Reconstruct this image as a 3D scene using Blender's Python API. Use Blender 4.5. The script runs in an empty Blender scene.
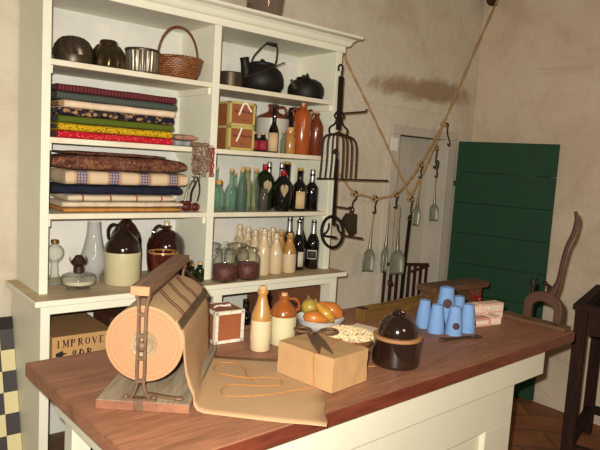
import bpy, bmesh, math, random
from mathutils import Vector, Matrix, noise
random.seed(7)
PI = math.pi
S = bpy.context.scene
col = S.collection

# ---------------------------------------------------------------- camera, light, exposure
CAM = Vector((-0.6942, -2.4045, 1.5785))
cd = bpy.data.cameras.new('camera')
cd.sensor_width = 36; cd.lens = 597.83 / 600 * 36; cd.clip_start = 0.02; cd.clip_end = 50
cam = bpy.data.objects.new('camera', cd); col.objects.link(cam)
rot = [[0.771395, 0.02046, -0.636027], [-0.633509, 0.119124, -0.76451], [0.060124, 0.992669, 0.104853]]
m4 = Matrix([list(r) + [0] for r in rot] + [[0, 0, 0, 1]]); m4.translation = CAM
cam.matrix_world = m4
S.camera = cam

w = bpy.data.worlds.new('room_ambient'); S.world = w; w.use_nodes = True
w.node_tree.nodes['Background'].inputs[0].default_value = (1.0, 0.80, 0.58, 1)
w.node_tree.nodes['Background'].inputs[1].default_value = 0.11

def add_light(name, kind, loc, energy, color, target=None, **kw):
    l = bpy.data.lights.new(name, kind); l.energy = energy; l.color = color
    for k, v in kw.items(): setattr(l, k, v)
    o = bpy.data.objects.new(name, l); col.objects.link(o); o.location = loc
    if target is not None:
        o.rotation_euler = (Vector(target) - Vector(loc)).to_track_quat('-Z', 'Y').to_euler()
    return o
fl = CAM + m4.to_3x3() @ Vector((-0.045, 0.06, 0.0))
add_light('camera_flash', 'SPOT', fl, 300, (1.0, 0.955, 0.87), (0.85, -0.6, 0.95), spot_size=math.radians(138), spot_blend=1.0, shadow_soft_size=0.015)
add_light('room_lamp', 'AREA', (0.3, -3.7, 2.4), 14, (1.0, 0.66, 0.36), (1.2, -0.4, 0.9), size=0.5)
S.view_settings.view_transform = 'Standard'; S.view_settings.look = 'None'
S.view_settings.exposure = 0.12; S.view_settings.gamma = 1; S.view_settings.use_curve_mapping = False

# ---------------------------------------------------------------- helpers
def lin(c):
    return tuple(((v/255)/12.92 if v/255 <= .04045 else ((v/255+.055)/1.055)**2.4) for v in c) + (1,)

class NT:
    def __init__(s, name):
        s.m = bpy.data.materials.new(name); s.m.use_nodes = True; s.t = s.m.node_tree
        s.b = s.t.nodes['Principled BSDF']; s.out = s.t.nodes['Material Output']
        s.tc = s.t.nodes.new('ShaderNodeTexCoord')
    def n(s, typ, **kw):
        x = s.t.nodes.new('ShaderNode' + typ)
        for k, v in kw.items():
            if k in x.inputs: x.inputs[k].default_value = v
            else: setattr(x, k, v)
        return x
    def l(s, a, b): s.t.links.new(a, b)
    def map(s, scale=(1,1,1), rot=(0,0,0), loc=(0,0,0)):
        m = s.n('Mapping'); m.inputs['Scale'].default_value = scale; m.inputs['Rotation'].default_value = rot; m.inputs['Location'].default_value = loc
        s.l(s.tc.outputs['Object'], m.inputs['Vector']); return m.outputs[0]
    def ramp(s, fac, stops, interp='LINEAR'):
        r = s.n('ValToRGB'); r.color_ramp.interpolation = interp
        e = r.color_ramp.elements
        while len(e) > 1: e.remove(e[-1])
        e[0].position, e[0].color = stops[0][0], stops[0][1]
        for p, c in stops[1:]:
            q = e.new(p); q.color = c
        s.l(fac, r.inputs[0]); return r.outputs[0]
    def noise(s, vec, scale=5, detail=4, rough=.6, dist=0):
        x = s.n('TexNoise', Scale=scale, Detail=detail, Roughness=rough, Distortion=dist); s.l(vec, x.inputs['Vector']); return x.outputs['Fac']
    def mix(s, fac, a, b, mode='MIX'):
        x = s.n('Mix', data_type='RGBA', blend_type=mode)
        for sock, v in ((x.inputs[0], fac), (x.inputs[6], a), (x.inputs[7], b)):
            if hasattr(v, 'is_linked') or hasattr(v, 'links'): s.l(v, sock)
            else: sock.default_value = v
        return x.outputs[2]
    def bump(s, fac, strength=.2, dist=.005):
        x = s.n('Bump', Strength=strength, Distance=dist); s.l(fac, x.inputs['Height']); s.l(x.outputs[0], s.b.inputs['Normal'])
    def base(s, c):
        if hasattr(c, 'links'): s.l(c, s.b.inputs['Base Color'])
        else: s.b.inputs['Base Color'].default_value = c
    def set(s, rough=.6, metal=0, coat=0, spec=.5):
        s.b.inputs['Roughness'].default_value = rough; s.b.inputs['Metallic'].default_value = metal
        s.b.inputs['Coat Weight'].default_value = coat; s.b.inputs['Coat Roughness'].default_value = .08
        s.b.inputs['Specular IOR Level'].default_value = spec

def dk(c, k): return tuple(v*k for v in c[:3]) + (1,)

def mat(name, c, rough=.6, metal=0, coat=0, var=.25, scale=12, stretch=(1,1,1), bump=.15, bscale=60, spec=.5, c2=None):
    s = NT(name); a = lin(c); b = lin(c2) if c2 else dk(a, 1-var)
    v = s.map(stretch)
    f = s.noise(v, scale)
    s.base(s.ramp(f, [(.3, b), (.68, a)]))
    if bump: s.bump(s.noise(v, bscale, 3), bump, .003)
    s.set(rough, metal, coat, spec); return s.m

def wood(name, c, c2, axis='x', scale=3, rough=.6, coat=0, fine=40, bump=.2):
    s = NT(name)
    k = {'x': (.12, 1, 1), 'y': (1, .12, 1), 'z': (1, 1, .12)}[axis]
    v = s.map(k)
    f1 = s.noise(v, scale*8, 5, .65, .6); f2 = s.noise(v, fine*2.2, 2, .5)
    a = s.ramp(f1, [(.28, lin(c2)), (.7, lin(c))])
    d = s.ramp(f2, [(.3, (.72, .72, .72, 1)), (.6, (1, 1, 1, 1))])
    s.base(s.mix(1.0, a, d, 'MULTIPLY')); s.bump(f2, bump, .002); s.set(rough, 0, coat, .5 if rough < .75 else .2); return s.m

def glass(name, tint=(235, 240, 235), dens=.25, rough=.03):
    # thin clear glass: tinted see-through wall with fresnel reflections
    s = NT(name); s.t.nodes.remove(s.b)
    lw = s.n('LayerWeight', Blend=.5); pw = s.n('Math', operation='POWER'); s.l(lw.outputs['Facing'], pw.inputs[0]); pw.inputs[1].default_value = 2.6
    tr = s.n('BsdfTransparent', Color=lin(tint)); gl = s.n('BsdfGlossy', Roughness=rough); df = s.n('BsdfDiffuse', Color=lin(tint))
    fr = s.n('Math', operation='MULTIPLY_ADD'); s.l(pw.outputs[0], fr.inputs[0]); fr.inputs[1].default_value = .55; fr.inputs[2].default_value = .045
    tm = s.mix(pw.outputs[0], lin(tint), dk(lin(tint), .30)); s.l(tm, tr.inputs[0])
    m1 = s.n('MixShader'); m1.inputs[0].default_value = dens; s.l(tr.outputs[0], m1.inputs[1]); s.l(df.outputs[0], m1.inputs[2])
    m2 = s.n('MixShader'); s.l(fr.outputs[0], m2.inputs[0]); s.l(m1.outputs[0], m2.inputs[1]); s.l(gl.outputs[0], m2.inputs[2])
    s.l(m2.outputs[0], s.out.inputs[0]); return s.m

class MB:
    def __init__(s): s.bm = bmesh.new(); s.M = Matrix.Identity(4)
    def V(s, p): return s.bm.verts.new(s.M @ Vector(p))
    def face(s, vs, mi=0):
        try: f = s.bm.faces.new(vs); f.material_index = mi; return f
        except ValueError: return None
    def box(s, x0, x1, y0, y1, z0, z1, mi=0, R=None):
        c = Vector(((x0+x1)/2, (y0+y1)/2, (z0+z1)/2)); vs = []
        for z in (z0, z1):
            for x, y in ((x0, y0), (x1, y0), (x1, y1), (x0, y1)):
                p = Vector((x, y, z))
                if R is not None: p = c + R @ (p-c)
                vs.append(s.V(p))
        for q in ((3,2,1,0), (4,5,6,7), (0,1,5,4), (1,2,6,5), (2,3,7,6), (3,0,4,7)): s.face([vs[i] for i in q], mi)
        return s
    def bar(s, a, b, w, h, mi=0, up=(0,0,1)):
        a, b = Vector(a), Vector(b); d = (b-a).normalized(); u = Vector(up)
        if abs(d.dot(u)) > .98: u = Vector((0, 1, 0))
        r = d.cross(u).normalized(); u = r.cross(d); vs = []
        for p in (a, b):
            for i, j in ((-1,-1), (1,-1), (1,1), (-1,1)): vs.append(s.V(p + r*i*w/2 + u*j*h/2))
        for q in ((3,2,1,0), (4,5,6,7), (0,1,5,4), (1,2,6,5), (2,3,7,6), (3,0,4,7)): s.face([vs[i] for i in q], mi)
        return s
    def lathe(s, prof, c=(0,0,0), seg=28, flute=None, mi=0, sx=1, sy=1, axis=None):
        c = Vector(c); rings = []
        A = Matrix.Identity(3) if axis is None else Vector((0,0,1)).rotation_difference(Vector(axis)).to_matrix()
        for r, z in prof:
            if r < 1e-6: rings.append([s.V(c + A @ Vector((0, 0, z)))]); continue
            ring = []
            for k in range(seg):
                t = 2*PI*k/seg; rr = r*(1 + (flute(t, z) if flute else 0))
                ring.append(s.V(c + A @ Vector((rr*math.cos(t)*sx, rr*math.sin(t)*sy, z))))
            rings.append(ring)
        for a, b in zip(rings, rings[1:]):
            for k in range(seg):
                k2 = (k+1) % seg
                if len(a) == 1 and len(b) == 1: continue
                if len(a) == 1: s.face([a[0], b[k2], b[k]], mi)
                elif len(b) == 1: s.face([a[k], a[k2], b[0]], mi)
                else: s.face([a[k], a[k2], b[k2], b[k]], mi)
        return s
    def tube(s, pts, r, seg=8, closed=False, mi=0, flat=1):
        pts = [Vector(p) for p in pts]; n = len(pts); rings = []
        rs = r if isinstance(r, (list, tuple)) else [r]*n
        nrm = None
        for i, p in enumerate(pts):
            if closed: d = pts[(i+1) % n]-pts[i-1]
            else: d = pts[min(i+1, n-1)]-pts[max(i-1, 0)]
            d.normalize()
            if nrm is None:
                nrm = Vector((0,0,1)) if abs(d.z) < .9 else Vector((0,1,0))
            nrm = (nrm - d*nrm.dot(d))
            if nrm.length < 1e-4: nrm = d.orthogonal()
            nrm.normalize(); b = d.cross(nrm)
            rings.append([s.V(p + (nrm*math.cos(2*PI*k/seg)*flat + b*math.sin(2*PI*k/seg))*rs[i]) for k in range(seg)])
        m = n if closed else n-1
        for i in range(m):
            a, b2 = rings[i], rings[(i+1) % n]
            for k in range(seg): s.face([a[k], a[(k+1) % seg], b2[(k+1) % seg], b2[k]], mi)
        if not closed: s.face(list(reversed(rings[0])), mi); s.face(rings[-1], mi)
        return s
    def prism(s, poly, fn0, fn1, mi=0):
        a = [s.V(fn0(*p)) for p in poly]; b = [s.V(fn1(*p)) for p in poly]; n = len(poly)
        s.face(list(reversed(a)), mi); s.face(b, mi)
        for i in range(n): s.face([a[i], a[(i+1) % n], b[(i+1) % n], b[i]], mi)
        return s
    def ball(s, c, rx, ry=None, rz=None, seg=12, mi=0, R=None):
        ry = ry or rx; rz = rz or rx; old = s.M
        T = Matrix.Translation(Vector(c)) @ (R.to_4x4() if R is not None else Matrix.Identity(4)) @ Matrix.Diagonal((rx, ry, rz, 1))
        s.M = s.M @ T; n = max(5, seg//2)
        s.lathe([(math.sin(PI*i/n), -math.cos(PI*i/n)) for i in range(n+1)], seg=seg, mi=mi); s.M = old
        return s
    def build(s, name, m, parent=None, smooth=True, bev=0, angle=35, loc=None, rz=0, cuts=0, solid=0, bseg=2):
        bm = s.bm
        bmesh.ops.recalc_face_normals(bm, faces=bm.faces)
        me = bpy.data.meshes.new(name); bm.to_mesh(me); bm.free()
        ms = m if isinstance(m, (list, tuple)) else [m]
        for x in ms: me.materials.append(x)
        if smooth:
            me.polygons.foreach_set('use_smooth', [True]*len(me.polygons))
            me.set_sharp_from_angle(angle=math.radians(angle))
        o = bpy.data.objects.new(name, me); col.objects.link(o)
        if parent: o.parent = parent
        if loc is not None: o.location = loc; o.rotation_euler.z = rz
        if solid:
            q = o.modifiers.new('thick', 'SOLIDIFY'); q.thickness = solid; q.offset = 0
        if bev:
            q = o.modifiers.new('bevel', 'BEVEL'); q.width = bev; q.segments = bseg; q.limit_method = 'ANGLE'; q.angle_limit = math.radians(40)
        return o

def thing(name, label, cat, loc=(0,0,0), rz=0, group=None):
    o = bpy.data.objects.new(name, None); o.empty_display_size = .05; col.objects.link(o)
    o.location = loc; o.rotation_euler = (0, 0, rz); o['label'] = label; o['category'] = cat
    if group: o['group'] = group
    return o
def tag(o, label, cat, group=None):
    o['label'] = label; o['category'] = cat
    if group: o['group'] = group
    return o
def struct(o): o['kind'] = 'structure'; return o
def dup(root, loc, rz, label, group=None, scale=None):
    r = root.copy(); col.objects.link(r); r.location = loc; r.rotation_euler = (0, 0, rz); r['label'] = label
    if group: r['group'] = group
    if scale: r.scale = scale
    for ch in list(root.children):
        c = ch.copy(); col.objects.link(c); c.parent = r
        for g in list(ch.children):
            d = g.copy(); col.objects.link(d); d.parent = c
    return r
def smoothline(pts, n=6, closed=False):
    P = [Vector(p) for p in pts]; out = []; N = len(P)
    rng = range(N) if closed else range(N-1)
    for i in rng:
        if closed: p0, p1, p2, p3 = P[i-1], P[i], P[(i+1) % N], P[(i+2) % N]
        else: p0, p1, p2, p3 = P[max(i-1, 0)], P[i], P[i+1], P[min(i+2, N-1)]
        for k in range(n):
            t = k/n
            out.append(.5*((2*p1)+(-p0+p2)*t+(2*p0-5*p1+4*p2-p3)*t*t+(-p0+3*p1-3*p2+p3)*t*t*t))
    if not closed: out.append(P[-1])
    return out
def text_mesh(name, body, size, m, parent, mat4, extrude=.0006, shear=0, sx=1.0, bold=0):
    cu = bpy.data.curves.new(name, 'FONT'); cu.body = body; cu.size = size; cu.extrude = extrude; cu.align_x = 'CENTER'; cu.align_y = 'CENTER'; cu.shear = shear; cu.offset = bold
    t = bpy.data.objects.new(name+'_tmp', cu); col.objects.link(t)
    bpy.context.view_layer.update()
    me = bpy.data.meshes.new_from_object(t.evaluated_get(bpy.context.evaluated_depsgraph_get()))
    bpy.data.objects.remove(t)
    me.transform(Matrix.Diagonal((sx, 1, 1, 1))); me.transform(mat4)
    me.materials.clear(); me.materials.append(m)
    o = bpy.data.objects.new(name, me); col.objects.link(o); o.parent = parent
    return o
FRONT = Matrix.Rotation(PI/2, 4, 'X')      # upright text facing -Y

# ---------------------------------------------------------------- materials
def plaster():
    s = NT('limewashed_plaster'); v = s.map((1,1,1))
    f = s.noise(v, 1.6, 6, .65, .5)
    c = s.ramp(f, [(.25, lin((190,170,144))), (.5, lin((212,194,168))), (.75, lin((220,206,182)))])
    g = s.noise(s.map((.35,.35,1.6), (0,0,0), (4,2,.5)), 1.3, 5, .6, .8)
    st = s.ramp(g, [(.58, (0,0,0,1)), (.72, (.6,.6,.6,1))])
    c = s.mix(st, c, lin((160,126,88)))
    s.base(c); b = s.noise(v, 4, 8, .7, 1.0); s.bump(b, .5, .03); s.set(.92, spec=.2); return s.m
M_wall = plaster()
def stained():
    s = NT('stained_plaster'); v = s.map((1,1,1))
    f = s.noise(v, 1.6, 6, .65, .5)
    c = s.ramp(f, [(.25, lin((188,174,150))), (.5, lin((208,197,176))), (.75, lin((216,208,190)))])
    # water-stain streaks above the doorway, at their own place on the wall
    m = s.n('Mapping'); m.inputs['Location'].default_value = (-2.72*.7, 0, -2.04*5.0); m.inputs['Scale'].default_value = (.7, 0, 5.0)
    r = s.n('Mapping'); r.inputs['Rotation'].default_value = (0, 0.03, 0); s.l(s.tc.outputs['Object'], r.inputs['Vector']); s.l(r.outputs[0], m.inputs['Vector'])
    ln = s.n('VectorMath', operation='LENGTH'); s.l(m.outputs[0], ln.inputs[0])
    nz = s.noise(v, 3.0, 6, .7, .6)
    ad = s.n('Math', operation='MULTIPLY_ADD'); s.l(nz, ad.inputs[0]); ad.inputs[1].default_value = 1.1; s.l(ln.outputs['Value'], ad.inputs[2])
    st = s.ramp(ad.outputs[0], [(.75, (.8,.8,.8,1)), (1.35, (0,0,0,1))])
    rp = s.t.nodes[-1]
    c = s.mix(st, c, lin((146,116,80)))
    g = s.noise(s.map((.35,.35,1.3), (0,0.4,0), (4,2,.5)), 1.6, 5, .65, .8)
    c = s.mix(s.ramp(g, [(.55, (0,0,0,1)), (.8, (.5,.5,.5,1))]), c, lin((158,134,104)))
    s.base(c); b = s.noise(v, 4, 8, .7, 1.0); s.bump(b, .5, .03); s.set(.92, spec=.2); return s.m
M_wallb = stained()
M_cream = mat('cream_paint', (230,228,206), .5, var=.06, scale=6, bump=.06, bscale=20)
M_tablecream = mat('table_cream_paint', (216,213,190), .5, var=.06, scale=6, bump=.06, bscale=20)
M_creamshelf = mat('worn_cream_paint', (226,220,198), .55, var=.16, scale=9, bump=.08, bscale=30, c2=(214,202,174))
M_countertop = mat('worn_tan_paint', (196,176,142), .55, scale=9, bump=.08, bscale=30, c2=(170,144,108))
M_backp = mat('pale_grey_plaster', (222,220,210), .85, var=.12, scale=5, bump=.3, bscale=14, c2=(204,202,192))
M_tabletop = wood('dull_brown_tabletop', (160,108,78), (124,82,58), 'x', 2.2, .55, .0, 40, .1)
M_redvarnish = wood('red_varnished_edge', (116,56,38), (88,38,26), 'x', 3, .4, .2, 40, .1)
M_tableedge = M_tabletop
M_green = mat('dark_green_paint', (10,64,34), .75, var=.25, scale=14, bump=.1, bscale=60)
M_doorwhite = mat('old_white_paint', (196,188,172), .6, var=.1, scale=6, bump=.15, bscale=20)
M_iron = mat('black_wrought_iron', (40,28,26), .55, .5, var=.35, scale=30, bump=.3)
M_castiron = mat('black_cast_iron', (27,21,18), .55, 0, var=.4, scale=20, bump=.3, spec=.3)
M_rust2 = mat('brown_worn_iron', (112,84,62), .6, .3, var=.35, scale=40, bump=.3)
M_rust = mat('rusty_dark_iron', (72,44,32), .65, .4, var=.4, scale=25, bump=.3)
M_tin = mat('tarnished_tin', (140,132,114), .36, .65, var=.35, scale=18, bump=.1)
M_tindark = mat('dark_tin', (84,72,56), .4, .6, var=.35, scale=14, bump=.12)
M_bright = mat('scuffed_tin_plate', (150,150,132), .42, .35, var=.25, scale=20, bump=.1)
M_cork = mat('cork', (205,160,105), .85, var=.25, scale=60, bump=.3)
M_stone = mat('cream_stoneware', (206,184,146), .28, coat=.35, var=.06, scale=8, bump=.03)
M_tan = mat('tan_stoneware_glaze', (176,128,66), .25, coat=.4, var=.18, scale=12, bump=.03)
M_amber = mat('amber_brown_glaze', (148,80,30), .22, coat=.5, var=.3, scale=14, bump=.03)
M_orange = mat('orange_brown_glaze', (164,80,34), .22, coat=.5, var=.22, scale=10, bump=.05)
M_redbrown = mat('red_brown_glaze', (112,52,30), .22, coat=.5, var=.2, scale=10, bump=.05)
M_dkglaze = mat('dark_brown_glaze', (38,22,16), .12, coat=.7, var=.3, scale=8, bump=.02)
M_dkred = mat('dark_red_brown_glaze', (48,20,16), .12, coat=.7, var=.3, scale=8, bump=.02)
M_jugcream = mat('grey_cream_stoneware', (196,186,146), .3, coat=.3, var=.05, scale=8, bump=.02)
M_white = mat('white_glaze', (214,214,208), .25, coat=.4, var=.05, bump=.02)
M_blackglass = mat('black_bottle_glass', (12,10,8), .06, coat=.8, var=.1, bump=0)
M_greenglass = mat('dark_green_bottle_glass', (18,30,10), .08, coat=.8, var=.2, bump=0)
M_foil = mat('silver_foil', (176,172,168), .3, .8, var=.2, scale=50, bump=.3)
M_redwax = mat('red_sealing_wax', (150,18,22), .4, var=.2, bump=.1)
M_goldwax = mat('ochre_seal', (190,140,50), .5, var=.2, bump=.1)
M_label = mat('aged_paper_label', (206,176,130), .8, var=.15, bump=0)
M_heart = mat('pale_tan_label', (168,148,108), .8, var=.15, bump=0)
M_redlabel = mat('crimson_label', (150,32,46), .7, var=.15, bump=0)
M_greylabel = mat('dark_grey_label', (50,42,40), .7, var=.15, bump=0)
M_ink = mat('black_ink', (28,20,16), .8, var=.1, bump=0)
M_clear = glass('clear_glass', (252,253,250), .015)
M_aqua = glass('pale_aqua_glass', (218,238,228), .06)
M_aqua2 = glass('pale_olive_glass', (228,234,212), .06)
M_smoke = glass('smoky_glass', (214,206,198), .06)
M_chim = glass('milky_glass', (240,240,238), .22)
M_bean = mat('dark_red_beans', (112,38,28), .5, scale=75, bump=1.0, bscale=90, c2=(30,10,9))
M_kraft = mat('kraft_paper', (172,138,100), .75, var=.06, scale=5, bump=.08, bscale=12)
M_kraft2 = mat('wrapped_kraft_paper', (176,138,94), .6, var=.08, scale=5, bump=.35, bscale=9)
M_string = mat('orange_jute_string', (170,114,54), .9, var=.25, scale=90, bump=.3)
M_rope = mat('jute_rope', (186,150,102), .9, var=.3, scale=80, bump=.5, bscale=180)
M_oldwood = wood('old_brown_wood', (138,106,78), (104,74,52), 'y', 3, .7)
M_greywood = wood('weathered_grey_board', (156,138,112), (124,106,84), 'y', 3, .7)
M_oldwoodx = wood('old_brown_wood_long', (118,84,54), (76,50,32), 'x', 3, .7)
M_boardgrain = mat('brown_end_grain', (140,92,62), .7, scale=14, c2=(104,60,42))
M_endgrain = mat('pink_end_grain', (190,126,88), .8, var=.2, scale=40, bump=.2)
M_dkwood = wood('near_black_wood', (54,29,20), (34,18,13), 'z', 3, .8, 0, 40, .1)
M_dkwoodx = wood('near_black_wood_rail', (54,29,20), (34,18,13), 'x', 3, .8, 0, 40, .1)
M_yelwood = wood('varnished_yellow_brown_wood', (134,98,48), (92,64,32), 'x', 3, .45)
M_bluepaper = mat('blue_sugar_paper', (116,152,200), .85, var=.12, scale=9, bump=.3, bscale=25)
M_card = mat('tan_cardboard', (190,146,92), .8, var=.1, bump=.05)
M_cardtop = mat('brown_cardboard_top', (150,112,68), .85, var=.1, bump=.05)
M_brownbox = mat('rust_brown_box_paper', (150,86,46), .7, var=.18, scale=6, bump=.05)
M_brownbox2 = mat('red_brown_box_paper', (144,80,44), .6, var=.25, scale=6, bump=.05)
M_yeledge = mat('yellow_green_box_edging', (184,170,96), .8, var=.1, bump=0)
M_whiteedge = mat('printed_white_edging', (216,206,184), .8, var=.35, scale=90, bump=0)
M_ribbon = mat('white_ribbon', (240,226,214), .7, var=.05, bump=0)
M_red = mat('red_enamel', (150,24,18), .35, coat=.3, var=.2)
M_crate = wood('dark_crate_wood', (92,54,34), (66,36,22), 'x', 3, .8)

def wickerm():
    s = NT('woven_wicker'); v = s.map((1,1,1))
    a = s.n('TexBrick', Scale=1.0, **{'Mortar Size': .0016, 'Brick Width': .018, 'Row Height': .0075}); a.inputs['Color1'].default_value = (1,1,1,1); a.inputs['Color2'].default_value = (.45,.45,.45,1); a.inputs['Mortar'].default_value = (0,0,0,1)
    sp_ = s.n('SeparateXYZ'); s.l(s.tc.outputs['Object'], sp_.inputs[0]); at_ = s.n('Math', operation='ARCTAN2'); s.l(sp_.outputs[1], at_.inputs[0]); s.l(sp_.outputs[0], at_.inputs[1])
    ml_ = s.n('Math', operation='MULTIPLY'); s.l(at_.outputs[0], ml_.inputs[0]); ml_.inputs[1].default_value = .1; cb_ = s.n('CombineXYZ'); s.l(ml_.outputs[0], cb_.inputs[0]); s.l(sp_.outputs[2], cb_.inputs[1]); s.l(cb_.outputs[0], a.inputs['Vector'])
    f = s.noise(v, 45, 3)
    m = s.n('Math', operation='MULTIPLY'); s.l(a.outputs['Color'], m.inputs[0]); s.l(f, m.inputs[1])
    s.base(s.ramp(m.outputs[0], [(.05, lin((70,34,14))), (.25, lin((140,84,40))), (.6, lin((192,126,68)))])); s.bump(m.outputs[0], .8, .004); s.set(.55); return s.m
M_wicker = wickerm()

def fabric(name, kind, c1, c2, c3=None):
    s = NT(name); c1, c2 = lin(c1), lin(c2); c3 = lin(c3) if c3 else c2
    v = s.map((1,1,1))
    if kind == 'stripe':
        a = s.n('TexWave', Scale=22, Distortion=.6); a.bands_direction = 'X'; s.l(v, a.inputs['Vector'])
        c = s.ramp(a.outputs['Fac'], [(.3, c1), (.5, c2), (.9, c3)])
    elif kind == 'dots':
        a = s.n('TexVoronoi', Scale=95); s.l(v, a.inputs['Vector'])
        c = s.ramp(a.outputs['Distance'], [(.28, c2), (.4, c1)])
    elif kind == 'blotch':
        a = s.n('TexVoronoi', Scale=42); s.l(s.map((1,1,1.3)), a.inputs['Vector'])
        c = s.ramp(a.outputs['Distance'], [(.38, c2), (.46, c1)])
        c = s.mix(s.ramp(s.noise(v, 60, 2), [(.45, (0,0,0,1)), (.6, (.5,.5,.5,1))]), c, c3)
    elif kind == 'diag':
        a = s.n('TexWave', Scale=60, Distortion=.5); a.bands_direction = 'DIAGONAL'; s.l(v, a.inputs['Vector'])
        c = s.ramp(a.outputs['Fac'], [(.35, c1), (.6, c2)])
    elif kind == 'paisley':
        f = s.noise(v, 42, 5, .7, 1.5)
        c = s.ramp(f, [(.35, c1), (.5, c2), (.62, c3)])
    elif kind == 'plaid':
        def band(direction, sc, lo):
            a = s.n('TexWave', Scale=sc); a.bands_direction = direction; s.l(v, a.inputs['Vector'])
            return s.ramp(a.outputs['Fac'], [(lo, (0,0,0,1)), (lo+.1, (1,1,1,1))])
        c = s.mix(band('X', 2.3, .5), c1, c3)
        fine = s.mix(1.0, band('X', 26, .62), band('X', 2.3, .7), 'MULTIPLY')
        c = s.mix(fine, c, c2)
        fz = s.mix(1.0, band('Z', 26, .66), band('X', 2.3, .72), 'MULTIPLY')
        c = s.mix(fz, c, c2)
    elif kind == 'redmarks':
        a = s.n('TexWave', Scale=2.7); a.bands_direction = 'X'; s.l(v, a.inputs['Vector'])
        c = s.ramp(a.outputs['Fac'], [(.988, c1), (.995, c2)])
    else:
        c = s.ramp(s.noise(v, 30, 4), [(.35, c1), (.65, c2)])
    s.base(c); s.bump(s.noise(v, 160, 2), .3, .002); s.set(.9, spec=.2); return s.m

# ---------------------------------------------------------------- room
struct(MB().box(-2.6, 2.36, .33, .63, 0, 3.5).box(2.93, 3.237, .33, .63, 0, 3.5).box(2.36, 2.93, .33, .63, 1.80, 3.5).build('wall_back', M_wallb, smooth=False))
struct(MB().box(3.237, 3.5, -3.6, .63, 0, 3.5).build('wall_right', M_wall, smooth=False))
def tiles():
    s = NT('terracotta_pavers'); v = s.map((1,1,1), (0,0,.75))
    b = s.n('TexBrick', Scale=1.0, **{'Mortar Size': .012, 'Brick Width': .42, 'Row Height': .24}); b.offset = .5; s.l(v, b.inputs['Vector'])
    b.inputs['Color1'].default_value = lin((164,104,62)); b.inputs['Color2'].default_value = lin((136,86,54)); b.inputs['Mortar'].default_value = lin((120,82,56))
    n = s.noise(v, 7, 5)
    s.base(s.mix(1.0, b.outputs['Color'], s.ramp(n, [(.3, (.7,.7,.7,1)), (.7, (1,1,1,1))]), 'MULTIPLY'))
    s.bump(b.outputs['Fac'], -.4, .006); s.set(.7); return s.m
struct(MB().box(-2.6, 3.5, -3.6, .63, -.1, 0).build('floor', tiles(), smooth=False))
# doorway: casing, recessed plank door, lintel board
struct(MB().box(2.30, 2.38, .295, .42, 0, 1.80).box(2.90, 3.0, .295, .42, 0, 1.80).box(2.30, 3.0, .295, .42, 1.80, 1.86).box(2.885, 2.90, .28, .5, 0, 1.80).build('trim_1', M_doorwhite, smooth=False, bev=.004))
d = struct(MB().box(2.38, 2.90, .45, .49, 0.01, 1.80).build('door_1', M_doorwhite, smooth=False))
mb = MB()
for k in range(4): mb.box(2.384+k*.129, 2.384+k*.129+.125, .444, .45, .02, 1.79)
o = mb.build('plank', M_doorwhite, d, smooth=False, bev=.002)
# wooden lintel line in the plaster
struct(MB().box(2.02, 2.9, .322, .332, 1.98, 1.99, R=Matrix.Rotation(.0, 3, 'Y')).build('trim_2', M_wallb, smooth=False))
# green shutter door
H = Vector((3.02, .285, .02)); E_ = Vector((3.20, -.385, .02)); dv = (E_-H); L = dv.length; rz = math.atan2(dv.y, dv.x)
g = thing('plank_shutter', 'dark green plank shutter door standing open against the right wall', 'door', H, rz)
mb = MB()
for k in range(8):
    z0 = k*.2225; mb.box(0, L, -.016, .016, z0, z0+.2205)
mb.build('board', M_green, g, smooth=False, bev=.003)
mb = MB().box(.04, .14, .016, .03, .05, 1.72).box(L-.14, L-.04, .016, .03, .05, 1.72); mb.build('batten', M_green, g, smooth=False, bev=.003)
MB().box(-.012, .12, -.022, -.016, .3, .34).build('hinge', M_green, g, smooth=False)
MB().box(-.012, .12, -.022, -.016, 1.45, 1.49).build('hinge', M_green, g, smooth=False)
tag(MB().box(2.285, 2.35, .288, .2945, 1.69, 1.775).build('paper_tag', mat('white_card', (232,226,214), .8, var=.03, bump=0), smooth=False), 'small white paper tag pinned to the left of the door casing', 'tag')

# ---------------------------------------------------------------- shelf dresser (hutch)
ZC, ZB, ZA = 1.318, 1.616, 1.912
h = thing('shelf_dresser', 'tall cream painted open shelf dresser with cornice and lower cupboard against the back wall', 'shelf unit', (0,0,0))
D = .322
MB().box(0, .033, 0, D, 1.0, 2.175).build('side_panel', M_cream, h, smooth=False, bev=.002)
MB().box(1.49, 1.53, 0, D, 1.0, 2.175).build('side_panel', M_cream, h, smooth=False, bev=.002)
MB().box(.742, .778, .0, D, 1.0, 2.175).build('divider', M_cream, h, smooth=False, bev=.002)
MB().box(.033, 1.49, D-.012, D, 1.0, 2.175).build('back_panel', M_backp, h, smooth=False)
for zt in (ZC, ZB, ZA):
    MB().box(.033, .742, .003, D-.012, zt-.022, zt).build('shelf', M_creamshelf, h, smooth=False, bev=.002)
    MB().box(.778, 1.49, .003, D-.012, zt-.022, zt).build('shelf', M_creamshelf, h, smooth=False, bev=.002)
    for x in (.027, .742-.012, .778, 1.478):
        MB().box(x, x+.012+(.006 if x < .03 else 0), .02, D-.02, zt-.052, zt-.0225).build('shelf_cleat', M_cream, h, smooth=False)
MB().box(-.01, 1.54, -.012, D, 2.168, 2.201).build('top_rail', M_cream, h, smooth=False, bev=.002)
mb = MB()
cor = [(0, 2.198), (.016, 2.202), (.026, 2.210), (.034, 2.224), (.052, 2.236), (.078, 2.241), (.084, 2.244), (.084, 2.255), (0, 2.255)]
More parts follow.
